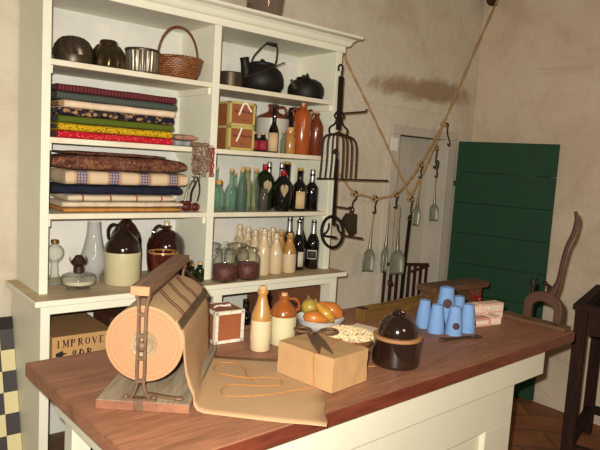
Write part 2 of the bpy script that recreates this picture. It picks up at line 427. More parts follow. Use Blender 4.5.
# crown moulding swept round three sides
rings = []
for sgn, (cx, cy, ox, oy) in enumerate([(-.01, D, -1, 0), (-.01, -.012, -1, -1), (1.54, -.012, 1, -1), (1.54, D, 1, 0)]):
    rings.append([mb.V((cx+ox*a*.75, cy+oy*a*.75, z)) for a, z in cor])
for a, b in zip(rings, rings[1:]):
    for k in range(len(cor)-1): mb.face([a[k], b[k], b[k+1], a[k+1]])
    mb.face([a[-1], b[-1], b[0], a[0]])
mb.build('cornice', M_cream, h, angle=25)
MB().box(-.01, 1.54, -.012, D, 2.245, 2.2545).build('top_board', M_cream, h, smooth=False)
# counter slab
MB().box(-.045, 1.567, -.112, D+.002, .976, .9985).build('counter_slab', M_cream, h, smooth=False, bev=.003)
MB().box(-.042, 1.564, -.109, D, .9985, 1.0).build('worn_top', M_countertop, h, smooth=False)
# lower cupboard
MB().box(-.02, .015, -.095, D, 0, .976).build('side_panel', M_cream, h, smooth=False, bev=.002)
MB().box(1.47, 1.51, -.095, D, 0, .976).build('side_panel', M_cream, h, smooth=False, bev=.002)
MB().box(.74, .785, -.095, D-.012, 0, .976).build('divider', M_cream, h, smooth=False, bev=.002)
MB().box(.015, 1.47, -.097, -.077, .942, .976).build('front_rail', M_cream, h, smooth=False, bev=.002)
MB().box(.015, 1.47, D-.012, D, 0.02, .976).build('back_panel', M_backp, h, smooth=False)
for a, b in ((.015, .74), (.785, 1.47)):
    MB().box(a, b, -.09, D-.012, .612, .632).build('shelf', M_creamshelf, h, smooth=False, bev=.002)
    MB().box(a, b, -.09, D-.012, .245, .267).build('shelf', M_oldwoodx, h, smooth=False, bev=.002)

# ---------------------------------------------------------------- work table
TH = .0383
t = thing('work_table', 'large work table with red-brown plank top and cream painted panelled base', 'table', (-.187, -.5314, 0), TH)
TL, TW = 2.0064, .7798
mb = MB(); nb = 5
for k in range(nb):
    y1 = -k*TW/nb; mb.box(0, TL, y1-TW/nb+.0003, y1, .878, .92)
mb.build('tabletop', M_tabletop, t, smooth=False, bev=.0)
MB().box(-.002, TL+.002, -TW-.006, -TW+.0, .878, .9185).build('front_edge', M_redvarnish, t, smooth=False, bev=.004)
MB().box(-.003, -.0, -TW-.006, 0, .878, .919).build('end_edge', M_tabletop, t, smooth=False, bev=.004)
MB().box(TL, TL+.008, -TW-.006, 0, .878, .919).build('end_edge', M_redvarnish, t, smooth=False, bev=.004)
# apron all round
MB().box(.10, 1.838, -TW+.035, -TW+.06, .757, .878).build('apron', M_tablecream, t, smooth=False, bev=.002)
MB().box(.10, 1.838, -.06, -.035, .757, .878).build('apron', M_tablecream, t, smooth=False, bev=.002)
MB().box(.075, .10, -TW+.035, -.035, .757, .878).build('apron', M_tablecream, t, smooth=False, bev=.002)
MB().box(1.818, 1.838, -TW+.06, -.06, .757, .878).build('apron', M_tablecream, t, smooth=False, bev=.002)
# panelled body: front frame with recessed panels
x0, x1, yf = .30, 1.632, -TW+.05
mb = MB()
mb.box(x0, x1, yf, yf+.03, .60, .757).box(x0, x1, yf, yf+.03, 0, .12)
for a in (x0, (x0+x1)/2-.09+.0, x1-.19): mb.box(a, a+.19, yf, yf+.03, .12, .60)
mb.build('front_frame', M_tablecream, t, smooth=False, bev=.002)
mp = MB()
for a, b in ((x0+.19, (x0+x1)/2-.09), ((x0+x1)/2+.10, x1-.19)): mp.box(a, b, yf+.022, yf+.03, .12, .60)
mp.build('recessed_panel', M_tablecream, t, smooth=False)
MB().box(x1-.02, x1, yf+.03, -.06, 0, .757).build('end_panel', M_tablecream, t, smooth=False, bev=.002)
MB().box(x0, x1-.02, -.085, -.06, 0, .757).build('rear_panel', M_tablecream, t, smooth=False)
MB().box(x0, x0+.02, yf+.03, -.085, 0, .757).build('end_panel', M_tablecream, t, smooth=False, bev=.002)
for yy in (-.115, -TW+.055):
    MB().box(.10, .16, yy, yy+.06, 0, .757).build('leg', M_tablecream, t, smooth=False, bev=.002)

# ================================================================ TABLE OBJECTS
TZ = .92
# ---- paper roll holder
RZ = -math.atan2(.64, .77)
r = thing('paper_roll_holder', 'wooden and iron paper roll holder with top bar, at the left end of the table', 'paper holder', (-.0495, -1.0273, TZ), RZ)
MB().box(-.110, .130, .0, .50, 0, .024).build('base_board', [M_greywood], r, smooth=False, bev=.002)
MB().box(-.109, .129, -.0008, .0004, .001, .023).build('end_grain', M_boardgrain, r.children[0], smooth=False)
for yy, nm in ((.012, 'iron_frame'), (.474, 'iron_frame')):
    mb = MB()
    for sg in (-1, 1):
        mb.tube(smoothline([(sg*.028, yy, .027), (sg*.017, yy, .040), (sg*.008, yy, .070), (sg*.010, yy, .10), (sg*.009, yy, .20), (sg*.010, yy, .27), (sg*.017, yy, .30)], 4), .0047, 6)
    for zz in (.075, .135, .195, .25): mb.box(-.013, .013, yy-.004, yy+.004, zz-.004, zz+.004)
    mb.ball((0, yy, .165), .012, .008, .014)
    mb.box(-.042, .042, yy-.010, yy+.010, .0242, .031)
    mb.ball((-.036, yy, .031), .007).ball((.036, yy, .031), .007)
    mb.build(nm, M_rust2, r, bev=0)
mb = MB().tube([(0, .012, .165), (0, .474, .165)], .008, 10); mb.build('axle', M_rust, r)
mb = MB().box(-.012, .012, -.004, .0, .002, .03); mb.box(.0, .10, .03, .042, .0242, .032, R=Matrix.Rotation(-.25, 3, 'Z')); mb.ball((.098, .022, .030), .014, .010, .006)
mb.build('iron_clip', M_rust2, r, bev=.001)
MB().box(-.0265, .0225, -.012, .505, .303, .328).build('top_bar', M_oldwood, r, smooth=False, bev=.003)
tb = r.children[-1]
MB().box(-.025, .021, -.0135, -.0112, .3045, .3265).build('end_grain', M_endgrain, tb, smooth=False)
# cutter strip with spring wires arching over the roll
rc, rr = Vector((0, 0, .165)), .100
def arc(y, a0, a1, rad, n=14): return [(rad*math.sin(a0+(a1-a0)*i/n), y, .165+rad*math.cos(a0+(a1-a0)*i/n)) for i in range(n+1)]
mb = MB()
for y in (.10, .118, .20, .218, .30, .318, .43, .448):
    mb.tube(smoothline([(.012, y, .303), (.030, y, .284), (.052, y, .262)] + arc(y, .62, 1.05, rr+.009, 6), 3), .0015, 5)
mb.build('spring_wire', M_rust, r)
mb = MB()
for i in range(6):
    a0 = .93+i*.035; a1 = a0+.036
    P0 = [((rr+.0075)*math.sin(a), (rr+.0075)*math.cos(a)+.165) for a in (a0, a1)]
    mb.prism([(P0[0][0], P0[0][1]), (P0[1][0], P0[1][1]), (P0[1][0]-.003, P0[1][1]-.002), (P0[0][0]-.003, P0[0][1]-.002)], lambda x, z: (x, .035, z), lambda x, z: (x, .462, z))
mb.build('cutter_blade', mat('dull_steel_blade', (120,98,70), .45, .5, var=.4, scale=30), r, smooth=False)

pr = thing('paper_roll', 'big roll of brown kraft paper, its loose end spread over the table top', 'paper roll', (-.0495, -1.0273, TZ), RZ)
s = NT('paper_roll_end'); 
sx = s.n('SeparateXYZ'); s.l(s.tc.outputs['Object'], sx.inputs[0])
cx = s.n('CombineXYZ'); s.l(sx.outputs[0], cx.inputs[0]); ad = s.n('Math', operation='SUBTRACT'); s.l(sx.outputs[2], ad.inputs[0]); ad.inputs[1].default_value = .165; s.l(ad.outputs[0], cx.inputs[2])
ln = s.n('VectorMath', operation='LENGTH'); s.l(cx.outputs[0], ln.inputs[0])
nz = s.n('TexNoise', Scale=160, Detail=3); nz.noise_dimensions = '1D'; s.l(ln.outputs['Value'], nz.inputs['W'])
s.base(s.ramp(nz.outputs['Fac'], [(.3, lin((154,112,80))), (.7, lin((164,122,88)))])); s.bump(nz.outputs['Fac'], .06, .001); s.set(.85, spec=.2)
M_rollend = s.m
mb = MB().lathe([(.034, 0), (.099, 0), (.101, .002), (.101, .420), (.099, .422), (.034, .422)], (0, .035, .165), 72, axis=(0, 1, 0)); mb.build('roll', [M_kraft], pr, angle=40)
MB().lathe([(.0345, -.0012), (.0985, -.0012), (.0985, .002), (.0345, .002)], (0, .035, .165), 72, axis=(0, 1, 0)).build('roll_end', M_rollend, pr)
mb = MB().lathe([(.009, -.002), (.024, -.004), (.026, -.001), (.034, -.002), (.034, .424), (.009, .424)], (0, .035, .165), 36, axis=(0, 1, 0)); mb.build('core_plug', mat('pressed_tin_core', (168,146,110), .5, .4, var=.4, scale=60, bump=.6), pr)
# the sheet: leaves the roll tangentially at the right, drops, curls and lies on the table
mb = MB(); prof = []
for i in range(8): a = .9+(1.62-.9)*i/7; prof.append((.1022*math.sin(a), .165+.1022*math.cos(a)))
prof += [(.105, .13), (.111, .09), (.122, .055), (.133, .034), (.138, .016), (.148, .0055), (.167, .0024), (.212, .0016), (.292, .0014), (.372, .0014), (.432, .0014), (.482, .0014)]
nY = 14; grid = []
for i, (x, z) in enumerate(prof):
    row = []
    for j in range(nY+1):
        v = j/nY; y = .037+v*.418; tt = max(0, (i-10)/(len(prof)-11))
        xx = x - .032*v*{9: .2, 10: .5, 11: .8, 12: 1, 13: 1.05, 14: 1, 15: .6, 16: .15}.get(i, 0) + (.004*math.sin(v*7) if 9 < i < 14 else 0)
        if i >= 12: y += (-.075*tt)*(1-v) + .0*v; xx += (.0)*tt
        if i == len(prof)-1: xx += .004*math.sin(v*23)
        zz = z + (.0012+.0012*math.sin(v*9+i) if i > 14 else 0)
        if j == 0 and i > len(prof)-3: zz += .0025
        row.append(mb.V((xx, y, zz)))
    grid.append(row)
for a, b in zip(grid, grid[1:]):
    for j in range(nY): mb.face([a[j], a[j+1], b[j+1], b[j]])
mb.build('loose_sheet', M_kraft, pr, solid=.0006, angle=60)

# ---- string
pts = [(.298,-.844),(.321,-.836),(.355,-.866),(.347,-.934),(.325,-.961),(.316,-1.022),(.319,-1.036),(.304,-.990),(.262,-.985),(.220,-.965),(.235,-.905),(.270,-.86),(.298,-.846)]
loop1 = [(.319,-1.040),(.316,-1.018),(.326,-.965),(.347,-.930),(.352,-.868),(.322,-.836),(.296,-.846),(.262,-.875),(.232,-.925),(.215,-.965),(.222,-.985),(.262,-.985),(.300,-.985),(.330,-1.0)]
p3 = [(x, y, .9265) for x, y in [(.319,-1.040),(.316,-1.020),(.327,-.965),(.347,-.930),(.353,-.868),(.322,-.838),(.296,-.846),(.268,-.872),(.262,-.915),(.290,-.960),(.325,-.999),(.360,-1.012),(.392,-1.050),(.362,-1.085),(.300,-1.055),(.247,-1.012),(.203,-1.026),(.187,-1.050),(.190,-1.077),(.242,-1.108),(.300,-1.128),(.365,-1.137),(.415,-1.150),(.4265,-1.155)]]
p3 += [(.4325,-1.155,.940),(.4330,-1.150,.975),(.4340,-1.145,1.021),(.446,-1.140,1.0285),(.50,-1.120,1.0285),(.56,-1.096,1.0285),(.604,-1.077,1.0285),(.6175,-1.073,1.016),(.6195,-1.072,.97),(.623,-1.073,.927),(.70,-1.09,.923),(.745,-1.105,.923)]
tag(MB().tube(smoothline(p3, 5), .0019, 6).build('string', M_string), 'orange string looping over the kraft sheet and tied across the brown paper parcel', 'string')

# ---- parcel
pk = thing('paper_parcel', 'brown paper wrapped parcel tied with string, on the front of the table', 'parcel', (.5250, -1.0865, TZ+.0035), math.radians(7.5))
mb = MB(); hx, hy, hz = .083, .111, .1015; N_ = 8; random.seed(3)
def cubegrid(mb, hx, hy, hz, n, fn):
    idx = {}
    def v(i, j, k):
        if (i, j, k) not in idx:
            p = Vector((-hx+2*hx*i/n, -hy+2*hy*j/n, hz*k/n)); idx[(i, j, k)] = mb.V(fn(p))
        return idx[(i, j, k)]
    for a in range(n):
        for b in range(n):
            mb.face([v(a,b,0), v(a,b+1,0), v(a+1,b+1,0), v(a+1,b,0)]); mb.face([v(a,b,n), v(a+1,b,n), v(a+1,b+1,n), v(a,b+1,n)])
            mb.face([v(a,0,b), v(a+1,0,b), v(a+1,0,b+1), v(a,0,b+1)]); mb.face([v(a,n,b), v(a,n,b+1), v(a+1,n,b+1), v(a+1,n,b)])
            mb.face([v(0,a,b), v(0,a,b+1), v(0,a+1,b+1), v(0,a+1,b)]); mb.face([v(n,a,b), v(n,a+1,b), v(n,a+1,b+1), v(n,a,b+1)])
def wob(p):
    q = p*22; n = noise.noise_vector(q)*.0022
    if p.x > hx-.02: n += noise.noise_vector(p*48)*.0032*(p.x-hx+.02)/.02
    if p.z < .001: n.z = 0
    if p.x > hx-.001 or p.y < -hy+.001: n *= 1.1
    return p+n
cubegrid(mb, hx, hy, hz, 14, wob)
mb.build('wrapped_box', M_kraft2, pk, angle=28, bev=0)
mb = MB()   # folded triangular flap on the right-hand end
for a, b, c3 in (((-.111), 0, .096), (.111, 0, .096)):
    pass
s0 = hx+.0022
mb.prism([(-.108, .002), (.108, .002), (.02, .066), (-.02, .066)], lambda y, z: (s0-.001, y, z), lambda y, z: (s0+.0022, y*.97, z))
mb.build('folded_flap', M_kraft2, pk, bev=.001)

# ---- scissors lying on the parcel
sc = thing('scissors', 'old iron scissors with open rings lying on top of the parcel', 'scissors', (.552, -1.020, 1.0285))
def blade(a, b, w0, w1, z):
    a, b = Vector(a), Vector(b); d = (b-a).normalized(); n = Vector((-d.y, d.x))
    P = [a+n*w0, a-n*w0, b-n*w1, b+n*w1]
    mb.prism([tuple(p) for p in P], lambda x, y: (x, y, z), lambda x, y: (x, y, z+.0022))
mb = MB(); blade((.012, .02), (-.030, -.055), .008, .015, .003); blade((-.030, -.055), (-.078, -.165), .0165, .0015, .003)
ring = [(.066+.034*math.cos(a)*.86-.0*math.sin(a), .012+.024*math.sin(a), .0058) for a in [2*PI*k/18 for k in range(18)]]
mb.tube(smoothline([(.004, .012, .005), (.020, .016, .0058), (.034, .018, .0058)], 4), .0048, 6); mb.tube(ring, .0044, 6, closed=True)
mb.build('blade', M_rust2, sc)
mb = MB(); blade((-.004, .028), (-.045, -.052), .008, .015, .0005); blade((-.045, -.052), (-.108, -.140), .0165, .0015, .0005)
ring = [(.000+.033*math.cos(a)*.8, .068+.025*math.sin(a), .0055) for a in [2*PI*k/18 for k in range(18)]]
mb.tube(smoothline([(-.002, .022, .0052), (.0, .034, .0055), (.001, .044, .0055)], 4), .0048, 6); mb.tube(ring, .0044, 6, closed=True)
mb.build('blade', M_rust2, sc)
MB().lathe([(0, 0), (.006, 0), (.006, .002), (.002, .004), (0, .004)], (.002, .012, .0055), 12).build('pivot_screw', M_iron, sc)

# ---- red-brown box with printed white edging
b = thing('tea_box', 'red-brown square box with white printed edges and ribbon, beside the paper roll', 'box', (.463, -.600, TZ), math.radians(-4))
hx, hy, hz = .058, .062, .119
MB().box(-hx, hx, -hy, hy, 0, hz).build('body', M_brownbox2, b, smooth=False, bev=.002)
mb = MB(); e = .0125; q = .0012
for sx_ in (-1, 1):
    for z0 in (0.002, hz-e): mb.box(-hx, hx, sx_*hy-q, sx_*hy+q, z0, z0+e-.001) ; mb.box(sx_*hx-q, sx_*hx+q, -hy, hy, z0, z0+e-.001)
    for sy_ in (-1, 1):
        mb.box(sx_*hx-(e if sx_ > 0 else -q)-0, sx_*hx+(q if sx_ > 0 else e), sy_*hy-q, sy_*hy+q, .002, hz)
        mb.box(sx_*hx-q, sx_*hx+q, sy_*hy-(e if sy_ > 0 else -q), sy_*hy+(q if sy_ > 0 else e), .002, hz)
mb.box(-hx, hx, -hy-q, -hy+.004, hz, hz+.0008).box(-hx, hx, hy-.004, hy+q, hz, hz+.0008).box(-hx-q, -hx+.004, -hy, hy, hz, hz+.0008).box(hx-.004, hx+q, -hy, hy, hz, hz+.0008)
mb.build('edging', M_whiteedge, b, smooth=False)
mb = MB(); mb.tube(smoothline([(-.035, -.008, hz+.003), (-.01, .004, hz+.004), (.015, -.004, hz+.003), (.025, .012, hz+.004), (.04, .008, hz+.003)], 4), .0042, 6, flat=.4)
mb.tube(smoothline([(-.022, .012, hz+.003), (.0, .006, hz+.005), (.03, -.012, hz+.003)], 4), .0035, 6, flat=.4)
mb.build('ribbon', M_ribbon, b)

# ---- stoneware vessels on the table
def bottle(name, label, cat, loc, parts, group=None, rz=0):
    o = thing(name, label, cat, loc, rz, group)
    for pn, prof, m, *k in parts:
        kw = k[0] if k else {}
        MB().lathe(prof, seg=kw.get('seg', 28), sx=kw.get('sx', 1), sy=kw.get('sy', 1)).build(pn, m, o, angle=50)
    return o
def beer(H=.222, R=.036):
    k = H/.222
    return ([(0, 0), (R-.004, 0), (R, .004), (R+.0005, .06*k), (R, .098*k), (R-.0003, .108*k)],
            [(R, .108*k), (R-.001, .120*k), (R*.83, .140*k), (R*.58, .165*k), (R*.44, .185*k), (R*.42, .196*k), (R*.52, .200*k), (R*.52, .210*k), (R*.44, .214*k), (R*.36, .214*k)],
            [(R*.36, .212*k), (R*.36, .222*k), (R*.30, .226*k), (0, .226*k)])
a, c2, ck = beer(.222)
bottle('stoneware_bottle', 'tall tan and cream stoneware bottle on the table, left of the squat jug', 'bottle', (.516, -.772, TZ), [('body', a, M_stone), ('shoulder', c2, M_tan), ('cork', ck, M_cork)])
j = bottle('stoneware_jug', 'squat corked stoneware jug with amber shoulder on the table, left of the squash bowl', 'jug', (.628, -.752, TZ), [
    ('body', [(0, 0), (.043, 0), (.047, .004), (.048, .05), (.048, .105)], M_jugcream),
    ('shoulder', [(.048, .105), (.0475, .115), (.042, .130), (.030, .147), (.018, .158), (.0165, .163), (.020, .166), (.020, .174), (.016, .177), (.011, .177)], M_amber),
    ('cork', [(.011, .175), (.0115, .186), (.009, .188), (0, .188)], M_cork)])
MB().tube(smoothline([(.019, .0, .164), (.040, 0, .166), (.054, 0, .150), (.054, 0, .132), (.044, 0, .122)], 5), .006, 8, flat=.8).build('handle', M_amber, j)
j.rotation_euler.z = -.6

# ---- squash bowl
sb = thing('enamel_bowl', 'white bowl holding yellow and orange squash, behind the parcel', 'bowl', (.861, -.692, TZ), )
MB().lathe([(0, .002), (.043, 0), (.047, .004), (.070, .018), (.087, .036), (.094, .052), (.097, .055), (.093, .055), (.083, .040), (.067, .022), (.043, .010), (0, .008)], seg=40).build('basin', M_white, sb)
def squash(c, R, L, neck, col_, label, az, tilt=0, stripe=False):
    o = thing('squash', label, 'squash', c, 0, 'squash in the white bowl'); o.rotation_euler = (0, tilt, az)
    prof = []
    for i in range(13):
        u = i/12; rr_ = R*math.sin(PI*min(1, u*1.0))**.55 if 0 < u < 1 else 0
        k = 1 if u < .45 else 1-(1-neck)*min(1, (u-.45)/.35)
        prof.append((rr_*k, -L*.45+L*u))
    MB().lathe(prof, seg=24, axis=(1, 0, 0), flute=lambda t_, z: .02*math.cos(t_*9)).build('flesh', col_, o, angle=80)
    MB().tube([(L*.53, 0, 0), (L*.60, 0, .004), (L*.66, 0, .010)], [.006, .0045, .005], 6).build('stem', mat('dry_squash_stem', (140,112,60), .8), o)
    return o
M_sqo = mat('orange_squash_skin', (190,120,48), .35, coat=.2, var=.2, scale=9, bump=.05, c2=(172,92,34))
M_sqy = mat('yellow_squash_skin', (206,160,52), .32, coat=.2, var=.2, scale=9, bump=.05, c2=(170,120,40))
M_sqg = mat('mottled_green_yellow_gourd_skin', (186,158,62), .35, coat=.2, var=.2, scale=16, bump=.1, c2=(128,112,44))
squash((.812, -.716, .982), .030, .105, .72, M_sqo, 'orange squash at the front left of the white bowl', -.62, .12)
squash((.862, -.724, .996), .026, .105, .62, M_sqy, 'yellow squash in the middle of the white bowl, pointing to the front', 2.3, -.75)
squash((.838, -.655, 1.004), .034, .075, 1.0, M_sqg, 'round mottled green gourd at the back of the white bowl', 1.2, -.9)
squash((.908, -.706, 1.000), .034, .118, .70, M_sqo, 'large orange squash leaning on the right rim of the white bowl', 2.46, -.42)

# ---- wooden bowl of popcorn
pb = thing('wooden_bowl', 'shallow wooden bowl full of popped corn behind the dark crock', 'bowl', (.806, -.907, TZ))
MB().lathe([(0, 0), (.06, 0), (.066, .003), (.088, .022), (.104, .047), (.106, .050), (.101, .050), (.085, .026), (.06, .012), (0, .010)], seg=40).build('basin', mat('turned_brown_wood', (150,104,66), .55, var=.25), pb)
random.seed(5); mb = MB()
mb.lathe([(0, .052), (.05, .050), (.085, .044), (.097, .040)], seg=24)
for k in range(360):
    a = random.random()*2*PI; q = .096*math.sqrt(random.random()); z = .0505+.014*(1-(q/.096)**2)
    mb.ball((q*math.cos(a), q*math.sin(a), z+random.uniform(-.003, .003)), random.uniform(.0045, .0075), random.uniform(.0045, .0075), random.uniform(.004, .007), seg=6)
o = mb.build('popcorn', mat('popped_corn', (238,208,160), .8, var=.25, scale=70, bump=.6, bscale=160), None, angle=80, loc=(.806, -.907, TZ))
o['kind'] = 'stuff'; tag(o, 'cream popped corn heaped in the wooden bowl', 'popcorn')
tag(MB().box(-.10, .10, -.062, .062, 0, .0012).build('paper_sheet', mat('white_paper_sheet', (224,206,182), .8, var=.05, bump=0), loc=(.995, -.775, TZ+.0008), rz=.25, smooth=False), 'sheet of pale paper under the long wooden tray beside the popcorn bowl', 'paper')

# ---- crock
ck_ = bottle('lidded_crock', 'dark brown glazed crock with domed lid and loop knob, on the front of the table', 'crock', (.835, -1.115, TZ), [
    ('body', [(0, 0), (.076, 0), (.0795, .004), (.080, .012), (.080, .05), (.080, .085), (.0795, .090)], M_dkglaze, {'seg': 48}),
    ('rim', [(.079, .089), (.0815, .091), (.0820, .095), (.0815, .099), (.078, .101), (.066, .101)], mat('unglazed_tan_rim', (158,112,70), .6, var=.15), {'seg': 48}),
    ('lid', [(.069, .1005), (.0685, .116), (.063, .136), (.051, .153), (.034, .165), (.016, .170), (0, .171)], M_dkglaze, {'seg': 48})])
mb = MB().tube(smoothline([(-.018, 0, .166), (-.016, 0, .177), (0, 0, .180), (.016, 0, .177), (.018, 0, .166)], 5), .0055, 8).ball((-.014, 0, .177), .0075).ball((.014, 0, .177), .0075).ball((0, 0, .175), .007)
mb.build('knob', M_dkglaze, ck_); ck_.rotation_euler.z = -.67

# ---- long wooden tray / slicer behind
tr = thing('wooden_trough', 'long narrow yellow-brown wooden trough lying along the back of the table', 'trough', (1.150, -.656, TZ), math.radians(5.6))
MB().box(-.03, .50, -.024, -.016, 0, .052).build('side_board', M_yelwood, tr, smooth=False, bev=.003)
MB().box(-.03, .50, .016, .024, 0, .052).build('side_board', M_yelwood, tr, smooth=False, bev=.003)
MB().box(-.03, .50, -.016, .016, 0, .010).build('bottom_board', M_yelwood, tr, smooth=False)
MB().box(-.03, -.018, -.016, .016, .010, .052).build('end_board', M_yelwood, tr, smooth=False)
MB().box(.488, .50, -.016, .016, .010, .052).build('end_board', M_yelwood, tr, smooth=False)
MB().box(-.034, -.002, -.022, .022, .0525, .0550).build('metal_strap', M_rust, tr, smooth=False)
mb = MB()
for k in range(9): mb.lathe([(0, 0), (.004, 0), (.003, .002), (0, .0025)], (.02+.055*k, -.020, .0522), 8)
mb.build('nail_head', M_tin, tr)

# ---- sugar cones
cone0 = None; CG = 'blue paper wrapped sugar cones'
def cone(x, y, label, k=1, rz=0, seal=True):
    global cone0
    if cone0 is None:
        o = thing('sugar_cone', label, 'sugar cone', (x, y, TZ), rz, CG)
        MB().lathe([(0, 0), (.0345, 0), (.035, .003), (.031, .050), (.0245, .095), (.0222, .112), (.0205, .1155), (.014, .116), (.008, .112), (0, .111)], seg=28, flute=lambda t_, z: .015*math.sin(3*t_+z*30)+.008*math.sin(11*t_)).build('paper_wrap', M_bluepaper, o, angle=50)
        bs = MB().lathe([(0, 0), (.0145, 0), (.014, .002), (0, .0028)], (.0, -.0312, .040), 14, axis=(0, -1, .14)).build('seal', mat('dark_red_round_label', (66,18,22), .6, var=.7, scale=120, bump=0), o)
        cone0 = o; return o
    return dup(cone0, (x, y, TZ), rz, label, CG)
AZ = -.9   # the seal faces the room
cone(1.282, -.936, 'blue sugar cone in the front row, second from the left', rz=.9)
cone(1.300, -.858, 'leftmost blue sugar cone, standing a little behind the front row', rz=2.6)
cone(1.328, -.991, 'middle front blue sugar cone with a dark red seal facing the room', rz=-.70)
cone(1.412, -.994, 'rightmost blue sugar cone of the front row, beside the pink boxes', rz=.75)
cone(1.508, -.880, 'blue sugar cone at the back right of the cluster', rz=2.4)
tall = dup(cone0, (1.416, -.878, TZ), -.75, 'tallest blue sugar cone rising out of the middle of the cluster', None, (1.32, 1.32, 1.42))
if 'group' in tall: del tall['group']
for c_ in tall.children:
    if c_.name.startswith('seal'): c_.location = (0, .004, .030)

# ---- sugar nippers
nip = thing('sugar_nippers', 'thin iron sugar nippers lying in front of the blue cones', 'nippers', (1.290, -1.055, TZ+.006), math.radians(-14))
MB().tube(smoothline([(-.10, .008, 0), (-.085, .014, 0), (-.04, .006, 0), (.03, .004, 0), (.085, .010, 0), (.10, .004, 0)], 4), .0045, 6).build('handle', M_tindark, nip)
MB().tube(smoothline([(-.10, .004, 0), (-.085, -.006, 0), (-.04, -.002, 0), (.03, -.004, 0), (.085, -.012, 0), (.10, -.004, 0)], 4), .0045, 6).build('handle', M_tindark, nip)
MB().lathe([(0, -.004), (.009, -.004), (.009, .005), (0, .006)], (.06, 0, 0), 12).build('pivot', M_tin, nip)

# ---- pink boxes
M_pinkb = mat('faded_pink_box', (214,160,144), .7, var=.15, bump=0)
M_pinkl = mat('white_printed_label', (234,220,200), .7, var=.3, scale=70, bump=0)
M_creamb = mat('cream_printed_box', (236,214,190), .7, var=.22, scale=40, bump=0, c2=(220,176,152))
def pinkbox(x, y, z, lx, label, rz, m1):
    o = thing('soap_box', label, 'box', (x, y, z), rz, 'small pink and white boxes')
    MB().box(-lx/2, lx/2, -.026, .026, 0, .036).build('carton', m1, o, smooth=False, bev=.001)
    mb = MB().box(-lx*.30, lx*.36, -.0268, -.0262, .010, .026); mb.build('label_panel', M_pinkl, o, smooth=False)
    mb = MB()
    for k in range(int(lx/.012)): mb.box(-lx/2+.004+k*.012, -lx/2+.009+k*.012, -.0268, -.0262, .029, .0345)
    mb.build('printed_edge', mat('red_print', (186,104,90), .7, bump=0) if 'red_print' not in bpy.data.materials else bpy.data.materials['red_print'], o, smooth=False)
    return o
rzb = math.radians(-10)
pinkbox(1.535, -.955, TZ, .13, 'pink printed box lying in the front row beside the blue cones', rzb, M_pinkb)
pinkbox(1.640, -.968, TZ, .055, 'short cream box end at the right of the front row of boxes', rzb, M_creamb)
pinkbox(1.615, -.885, TZ, .100, 'cream box lying in the back row, left, behind the pink box', rzb, M_creamb)
pinkbox(1.725, -.905, TZ, .10, 'cream box lying in the back row at the right, under the stacked boxes', rzb, M_creamb)
pinkbox(1.590, -.885, TZ+.0362, .070, 'cream and pink box stacked on the left of the back row', rzb, M_creamb)
pinkbox(1.702, -.902, TZ+.0362, .145, 'longest cream and red printed box, stacked on the right of the back row', rzb, M_creamb)
pinkbox(1.455, -.80, TZ, .10, 'pale pink box mostly hidden behind the tallest blue cone', rzb, M_creamb)

# ---- lever cutter at the right end
lc = thing('lever_cutter', 'old wooden lever press with arched frame and long curved handle, right end of the table', 'press', (1.885, -1.088, TZ), math.radians(90+3))
MB().box(-.125, .185, .022, .095, 0, .018).build('base_rail', M_oldwoodx, lc, smooth=False, bev=.003)
mb = MB()
outer = [(-.088, .018), (-.088, .085)] + [(-.088*math.cos(a), .085+.063*math.sin(a)) for a in [PI*k/12 for k in range(1, 12)]] + [(.088, .085), (.088, .018)]
inner = [(.052, .018), (.052, .068)] + [(.052*math.cos(a), .068+.036*math.sin(a)) for a in [PI*k/8 for k in range(1, 8)]] + [(-.052, .068), (-.052, .018)]
mb.prism(outer+inner, lambda x, z: (x, .022, z), lambda x, z: (x, .052, z))
mb.build('arched_frame', mat('brown_worn_wood', (84,54,38), .6, var=.35, scale=20), lc, bev=.004, angle=30)
hp = smoothline([(-.028, .037, .138), (-.040, .037, .165), (-.052, .037, .20), (-.058, .037, .25), (-.064, .037, .30), (-.074, .037, .36), (-.095, .037, .42), (-.104, .037, .485), (-.094, .037, .518)], 5)
MB().tube(hp, [.020-.010*min(1, i/12) + (.0 if i < 38 else -.002) for i in range(len(hp))], 8, flat=.6).build('lever_handle', mat('dark_red_brown_wood', (72,40,30), .5, var=.3), lc)
MB().tube([(-.012, .037, .140), (-.02, .037, .175), (.005, .037, .185)], .008, 6).ball((.005, .037, .185), .012).build('bolt', M_iron, lc)
mb = MB().tube(smoothline([(.070, .037, .11), (.072, .037, .15), (.070, .037, .19), (.060, .037, .22)], 4), .0035, 6); mb.lathe([(0, 0), (.012, 0), (.014, .02), (.010, .034), (0, .036)], (.058, .037, .158), 10)
mb.tube([(.058, .037, .135), (.058, .037, .165)], .006, 6)
mb.build('screw_knob', M_iron, lc)

# ================================================================ BEHIND / BESIDE THE TABLE
bn = thing('narrow_bench', 'narrow dark wooden bench behind the table, in front of the green shutter', 'bench', (2.145, -.395, .0), math.radians(-1))
MB().box(-.245, .245, -.068, .068, .915, .948).build('seat_board', M_oldwoodx, bn, smooth=False, bev=.004)
MB().box(-.215, -.18, -.055, .055, 0, .915).build('end_leg', M_oldwoodx, bn, smooth=False, bev=.003)
MB().box(.16, .195, -.055, .055, 0, .915).build('end_leg', M_oldwoodx, bn, smooth=False, bev=.003)
MB().box(-.18, .16, -.012, .012, .835, .915).build('rail', M_oldwoodx, bn, smooth=False, bev=.002)
rc_ = thing('screw_clamp', 'small red enamelled iron screw clamp hanging under the edge of the narrow bench', 'clamp', (2.235, -.482, .878))
MB().tube([(-.035, .012, .036), (-.035, -.004, .02), (-.030, 0, -.01), (.035, 0, -.012), (.04, 0, .036)], .006, 8).build('frame', M_red, rc_)
MB().ball((.032, -.004, -.020), .017, seg=14).build('wheel', M_red, rc_)
